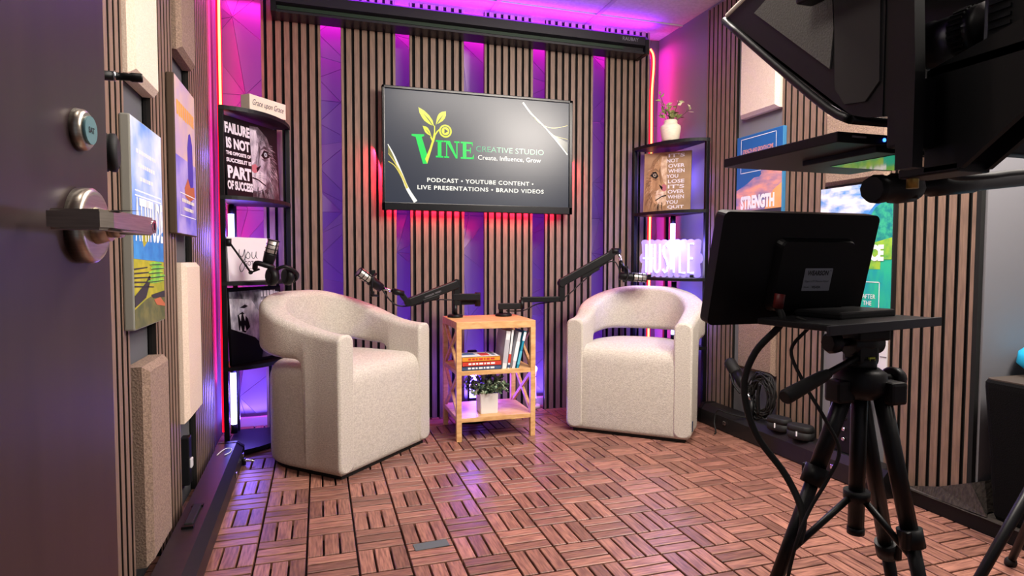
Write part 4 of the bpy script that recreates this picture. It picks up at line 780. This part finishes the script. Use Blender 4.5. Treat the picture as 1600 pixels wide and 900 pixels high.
# ------------------------------------------------------------------ teleprompter, camera and stand
HOODG = mat('hood_grey_fabric','55544f',.8,noise='605f5a',nscale=300,bump=.2); TRIMW = mat('hood_trim','c9bfae',.5)
t = thing('teleprompter', 'black teleprompter hood with slanted glass, upper right', 'teleprompter', (1.19,-1.0,1.13)); TI = Matrix.Translation((-1.19,1.0,-1.13)); hood_t, HTI = t, TI
x0, x1 = 1.03, 1.37
side = [(-.807,1.428),(-.815,1.436),(-.905,1.452),(-1.03,1.495),(-1.185,1.52),(-1.195,1.30),(-1.195,1.135),(-1.165,1.140),(-1.136,1.150),(-1.09,1.18),(-.964,1.288)]
def plate(b, pts, x, th, m_):
    tri = geometry.tessellate_polygon([[Vector((y,z,0)) for y,z in pts]]); n = len(pts)
    vs = [(x,y,z) for y,z in pts]+[(x+th,y,z) for y,z in pts]; b.mesh(vs, [list(f) for f in tri]+[[i+n for i in f] for f in tri]+[[i,(i+1)%n,(i+1)%n+n,i+n] for i in range(n)], m_)
g = B(); plate(g, side, x0, .006, SATIN); plate(g, side, x1-.006, .006, SATIN)
for (ya,za),(yb,zb_) in (((-.905,1.452),(-1.03,1.495)),((-1.03,1.495),(-1.185,1.52))): g.mesh([(x0,ya,za),(x1,ya,za),(x1,yb,zb_),(x0,yb,zb_),(x0,ya,za-.005),(x1,ya,za-.005),(x1,yb+.004,zb_-.005),(x0,yb+.004,zb_-.005)],[(0,1,2,3),(7,6,5,4),(0,3,7,4),(1,5,6,2),(0,4,5,1),(3,2,6,7)],SATIN)
g.build('hood', t, TI, norm=True)
g = B(); plate(g, [(-.898,1.403),(-.955,1.425),(-1.03,1.455),(-1.085,1.47),(-1.098,1.30),(-1.092,1.237)], x0-.003, .004, HOODG); g.build('side_panel', t, TI, label='grey fabric side panel', norm=True)
g = B(); plate(g, [(-1.09,1.45),(-1.185,1.47),(-1.19,1.19),(-1.165,1.165),(-1.125,1.17),(-1.104,1.20),(-1.10,1.30)], x0-.003, .004, mat('hood_flap','2a2826',.8)); g.build('side_flap', t, TI, norm=True)
g = B(); g.tube([(x0+.003,-.807,1.431),(x0+.003,-.83,1.437),(x0+.003,-.905,1.455),(x0+.003,-1.03,1.498)],.0065,TRIMW,sub=1); g.build('top_piping', t, TI, label='pale edge piping')
g = B()
for xx in (x0,x1): g.tube([(xx,-.80,1.425),(xx,-.964,1.279),(xx,-1.088,1.172),(xx,-1.135,1.143)],.0075,BLACKM,sub=3)
g.tube([(x0,-.80,1.425),(x1,-.80,1.425)],.0075,BLACKM,sub=1); g.tube([(x0,-1.135,1.143),(x1,-1.135,1.143)],.0075,BLACKM,sub=1); g.build('glass_frame', t, TI)
g = B(); g.mesh([(x0,-.803,1.424),(x1,-.803,1.424),(x1,-1.133,1.147),(x0,-1.133,1.147),(x0,-.806,1.427),(x1,-.806,1.427),(x1,-1.136,1.150),(x0,-1.136,1.150)],[(0,1,2,3),(7,6,5,4),(0,4,5,1),(3,2,6,7),(0,3,7,4),(1,5,6,2)],mat('prompter_glass','c8ccd0',.02,trans=.8)); g.build('beam_splitter', t, TI, norm=True)
g = B(); g.b2((1.035,-1.225,1.085),(1.36,-1.198,1.19),BLACK,bev=.004); pb_ = [(-1.21,1.205),(-1.345,1.238),(-1.352,1.115),(-1.268,1.050),(-1.21,1.050)]
for xx in (1.10,1.155): plate(g, pb_, xx, .010, BLACK)
g.b2((1.10,-1.50,1.195),(1.29,-1.215,1.207),BLACK); g.b2((1.10,-1.265,1.045),(1.165,-1.165,1.060),BLACK,bev=.003); g.build('base_bracket', t, TI, norm=True)
g = B(); plate(g, [(-1.185,1.50),(-1.232,1.50),(-1.246,1.19),(-1.246,1.05),(-1.218,1.05),(-1.215,1.128),(-1.185,1.14)], x0+.002, .02, BLACK); g.build('rear_collar', t, TI, norm=True)
g = B(); g.cyl((1.10,-1.175,1.06),(1.10,-1.175,1.14),.004,CHROME); g.cyl((1.12,-1.175,1.03),(1.12,-1.175,1.07),.009,mat('bolt_brass','9c8a4a',.35,.7)); g.build('clamp_bolt', t, TI, label='brass and steel bolt')
t = thing('prompter_monitor', 'flat black monitor lying face up under the teleprompter hood, blue light on its edge', 'monitor', (1.19,-.97,1.118))
g = B(); g.box((0,0,0),(.34,.30,.018),MB_,bev=.002); g.build('case', t); g = B(); g.box((.035,-.055,-.013),(.22,.17,.012),BLACK,bev=.002); g.build('back_cover', t)
g = B(); g.box((.06,-.06,-.0195),(.17,.14,.001),mat('glossy_plate','101822',.05,spec=1)); g.build('gloss_plate', t, label='glossy underside plate')
g = B(); g.cyl((-.07,-.150,.0),(-.07,-.1512,.0),.0032,mat('led_blue','2040ff',.3,emit=6,ecol='2a5cff'),seg=12); g.build('power_light', t, label='lit blue power light'); g = B(); g.box((-.125,-.1505,.002),(.03,.001,.003),GREYI); g.build('edge_mark', t)
t = thing('prompter_cable', 'black cable looping from the flat monitor to the boom arm', 'cable', (0,0,0)); g = B(); g.tube([(1.19,-1.122,1.118),(1.20,-1.14,1.10),(1.215,-1.15,1.07),(1.26,-1.145,1.058),(1.34,-1.14,1.064),(1.42,-1.12,1.075),(1.55,-1.08,1.09)],.006,RUB); g.build('cord', t)
t = thing('video_camera', 'black video camera with a ridged lens behind the teleprompter', 'camera', (1.19,-1.335,1.21))
g = B(); g.prof((0,.195,.064),(0,.06,.064),[(0,.036),(.03,.040),(.10,.040),(.12,.037),(.40,.037),(.42,.039),(.50,.039),(.51,.036),(.60,.036),(.61,.039),(.75,.039),(.77,.033),(1,.031)],BLACK,32)
for k in range(28):
    q_ = 2*PI*k/28; g.box((.0395*math.cos(q_),.125,.064+.0395*math.sin(q_)),(.003,.022,.003),RUB,Matrix.Rotation(-q_,3,'Y'))
g.build('lens', t)
g = B(); g.box((0,-.02,.062),(.135,.16,.125),BLACK,bev=.008); g.box((0,.0,.13),(.06,.07,.02),BLACK,bev=.006); g.build('body', t)
g = B()
for k in range(7): g.box((-.0685,.035,.025+.0115*k),(.004,.03,.005),SATIN)
g.build('vents', t); g = B()
for z in (.045,.075): g.cyl((-.067,-.02,z),(-.074,-.02,z),.008,CHROME,seg=12)
g.build('ports', t, label='metal ports'); B().box((0,-.0,-.004),(.09,.12,.008),BLACKM,bev=.002).build('mounting_plate', t)
g = B(); g.b2((.985,-1.30,1.352),(1.022,-1.055,1.385),BLACK,bev=.006); g.build('top_rail', hood_t, HTI)
t = thing('camera_stand', 'black stand with a horizontal arm under the teleprompter, right edge', 'stand', (1.95,-.97,0)); TI = Matrix.Translation((-1.95,.97,0))
pa, pb = Vector((1.165,-1.10,1.038)), Vector((1.95,-.97,1.125)); d = pb-pa; f = lambda k: pa+d*k
g = B(); g.prof(f(.02),f(1),[(0,.014),(.12,.0145),(.13,.02),(.30,.021),(.31,.018),(1,.018)],BLACK,20); g.build('arm', t, TI)
g = B(); g.prof(f(-.02)+Vector((-.035,0,0)),f(.085),[(0,.022),(.1,.026),(.4,.022),(.5,.028),(.9,.026),(1,.02)],BLACK,10); g.cyl(f(.05)-Vector((0,0,.02)),f(.05)+Vector((0,0,.025)),.02,BLACK); g.build('clamp_knob', t, TI)
g = B(); g.box(f(.25)+Vector((0,0,.026)),(.10,.035,.03),BLACK,bev=.006); g.cyl(f(.20)+Vector((0,-.02,.03)),f(.20)+Vector((0,-.024,.03)),.007,CHROME); g.build('joint', t, TI)
g = B(); g.cyl((1.95,-.97,.30),(1.95,-.97,1.15),.016,TRI); g.build('column', t, TI)
for a_ in (PI*1.0,PI*.36,-PI*.36):
    g = B(); a0 = Vector((1.95,-.97,.62)); e_ = Vector((1.95+.51*math.cos(a_),-.97+.51*math.sin(a_)*.65,0)); g.cyl(a0,e_,.0125,TRI,.010); lo = g.build('leg', t, TI); g = B(); g.prof(a0.lerp(e_,.96),e_,[(0,.011),(.5,.016),(1,.014)],RUB); g.build('rubber_foot', lo)
# ------------------------------------------------------------------ low platform, speaker box
MESHM = mat('ribbed_mat','221d1b',.6,noise='3b342f',nscale=60,stretch=(1,2.5,1),bump=.5,bscale=70)
t = thing('platform', 'low black platform with a ribbed mat curling up at the wall, right edge', 'platform', (2.6,-1.0,0)); TI = Matrix.Translation((-2.6,1.0,0))
g = B(); P = [(2.305,-.19),(2.305,-1.75),(2.96,-1.75),(2.96,-.455),(2.333,-.455),(2.333,-.19)]
def prism(b, P, z0, z1, m_):
    tri = geometry.tessellate_polygon([[Vector((x,y,0)) for x,y in P]]); n = len(P)
    b.mesh([(x,y,z0) for x,y in P]+[(x,y,z1) for x,y in P],[list(f)[::-1] for f in tri]+[[i+n for i in f] for f in tri]+[[i,(i+1)%n,(i+1)%n+n,i+n] for i in range(n)],m_)
prism(g, P, .001, .052, BLACK); g.build('base', t, TI, norm=True)
g = B(); ny, nx_ = 26, 16; vs = []
for i in range(ny+1):
    y = -.20-1.5*i/ny
    for j in range(nx_+1):
        xm = 2.33 if y > -.455 else 2.955; x = 2.30+(xm-2.30)*(j/nx_)
        z = .0535+(.0012 if (i+j) % 2 else 0)
        vs.append((x,y,z))
g.mesh(vs,[(i*(nx_+1)+j,(i+1)*(nx_+1)+j,(i+1)*(nx_+1)+j+1,i*(nx_+1)+j+1) for i in range(ny) for j in range(nx_)],MESHM,True); g.build('ribbed_mat', t, TI, norm=True)
g = B(); hi = [(2.312,-.215,.058),(2.320,-.33,.095),(2.327,-.435,.145),(2.36,-.458,.156),(2.45,-.460,.162),(2.62,-.462,.166),(2.94,-.466,.17)]; lo = [(2.307,-.22,.054),(2.308,-.36,.055),(2.312,-.50,.056),(2.35,-.475,.058),(2.45,-.476,.062),(2.62,-.478,.062),(2.94,-.48,.062)]
n = len(hi); g.mesh(hi+lo+[(x,y,z+.004) for x,y,z in hi]+[(x-.002,y-.004,z+.002) for x,y,z in lo],[(i,i+1,i+n+1,i+n) for i in range(n-1)]+[(i+2*n,i+3*n,i+3*n+1,i+2*n+1) for i in range(n-1)]+[(i,i+2*n,i+2*n+1,i+1) for i in range(n-1)],MESHM); g.build('curled_edge', t, TI, norm=True)
t = thing('speaker_box', 'black boxy speaker standing on the platform at the right edge', 'speaker', (2.53,-.69,.0555)); 
g = B(); g.rings([[Vector((x*s_,y*s_,z)) for x,y in rrect(0,0,.46,.42,.02,3)] for s_,z in ((.86,0),(.88,.012),(1,.44),(1,.456),(.98,.465))],mat('speaker_cloth','050506',.9,noise='080809',nscale=300,bump=.3,spec=.15),smooth=False); g.build('cabinet', t, norm=True)
g = B(); g.rings([[Vector((x*s_,y*s_,z)) for x,y in rrect(0,0,.45,.41,.02,3)] for s_,z in ((1,.465),(1,.469))],mat('speaker_top','3a3029',.7),smooth=False); g.build('top_panel', t, norm=True, label='brownish top panel')
t = thing('blue_cushion', 'bright blue rounded object on the speaker at the right edge', 'cushion', (2.548,-.568,.5255)); g = B(); g.prof((0,0,0),(0,0,.13),[(0,.05),(.05,.09),(.3,.125),(.6,.12),(.88,.08),(1,.01)],mat('cyan_plush','12a8dc',.8,noise='1fb4e4',nscale=60),24); g.build('body', t); B().prof((0,0,.128),(0,0,.140),[(0,.01),(.5,.012),(1,.004)],mat('cyan_button','0e90c0',.7)).build('button', t)
t = thing('cable_bundle', 'grey cables lying behind the speaker against the grey wall', 'cable', (0,0,0)); g = B()
for k in range(4): g.tube([(2.50+.02*k,-.462,.30-.02*k),(2.56+.02*k,-.466,.285),(2.62,-.47,.24-.02*k),(2.68,-.48,.20)],.003,SATIN if k < 2 else CHROME,sub=4)
g.build('cords', t)
# ------------------------------------------------------------------ open door
ang = math.radians(-4); DW = .90
t = bpy.data.objects.new('door_1', None); COL.objects.link(t); t.location = (-.018,-1.172,0); t.rotation_euler = (0,0,ang); t['kind'] = 'structure'
# local: -y runs from the latch edge back to the hinge, +x faces the room
g = B(); g.b2((-.044,-DW,.008),(0,0,2.05),DOORM,bev=.002); g.build('leaf', t)
hz = .945; hy = -.068
g = B(); g.prof((0,hy,hz),(.014,hy,hz),[(0,.0365),(.75,.0365),(.95,.034),(1,.030)],NICK,40); g.cyl((.012,hy,hz),(.026,hy,hz),.019,NICK,.015,24); g.cyl((.024,hy,hz),(.036,hy,hz),.0115,NICK,seg=24); ro = g.build('handle_rose', t, label='brushed nickel rose')
g = B(); P = [(.030,hy+.012),(.058,hy+.013),(.064,hy+.006),(.064,hy-.100),(.058,hy-.112),(.020,hy-.112),(.020,hy-.099),(.046,hy-.098),(.050,hy-.094),(.050,hy-.012),(.046,hy-.010),(.030,hy-.010)]
prism(g, P, hz-.0085, hz+.0085, NICK); bmesh.ops.bevel(g.bm, geom=[e for e in g.bm.edges if abs(e.verts[0].co.z-e.verts[1].co.z) < 1e-6], offset=.002, segments=2, affect='EDGES'); g.build('lever', ro, norm=True)
g = B(); g.cyl((.0635,hy,hz),(.0645,hy,hz),.0062,CHROME,seg=20); g.box((.0647,hy,hz),(.0004,.0012,.007),BLACK); g.build('key_cylinder', ro)
g = B(); g.prof((0,hy,hz+.092),(.009,hy,hz+.092),[(0,.0205),(.7,.0195),(1,.0165)],NICK,32); ri = g.build('indicator_ring', t, label='brushed nickel ring')
g = B(); g.cyl((.008,hy,hz+.092),(.0115,hy,hz+.092),.0135,mat('indicator_teal','5c8288',.3),seg=32); g.build('indicator_window', ri, label='teal window')
g = B(); g.text('SAT', 0,0,.013,.006,BLKI,0,bold=.02); oo = g.build('indicator_text', ri, Matrix.Translation((.0118,hy,hz+.092)) @ Matrix.Rotation(PI/2,4,'Z'))
t = thing('equipment_rod', 'black rod with a steel collar poking past the door edge, upper left', 'rod', (-.155,-.86,1.188)); p1 = Vector((.094,.02,.006))
B().cyl((0,0,0),p1*.62,.0075,BLACK,.0072).build('shaft', t); B().cyl(p1*.60,p1*.63,.0078,CHROME).build('collar', t, label='steel collar'); B().prof(p1*.62,p1,[(0,.006),(.5,.0055),(.6,.007),(.95,.007),(1,.006)],BLACK).build('tip', t)
t = thing('ribbed_knob', 'pair of black ribbed discs just past the door edge', 'knob', (-.168,-.79,1.085)); pa = Vector((.030,.005,0))
for k in (0,1): B().prof(pa*k,pa*k+Vector((.026,.004,0)),[(0,.022),(.15,.031),(.4,.031),(.45,.029),(.6,.031),(.85,.031),(1,.022)],RUB,32).build('disc', t)
B().cyl((0,0,0),(.055,.008,0),.010,BLACK).build('axle', t)
t = thing('equipment_pole', 'black stand pole hidden behind the open door', 'stand', (-.16,-.86,0)); B().cyl((0,0,.02),(0,0,1.35),.009,BLACKM).build('pole', t); B().prof((0,0,0),(0,0,.02),[(0,.07),(1,.06)],BLACK).build('base', t)
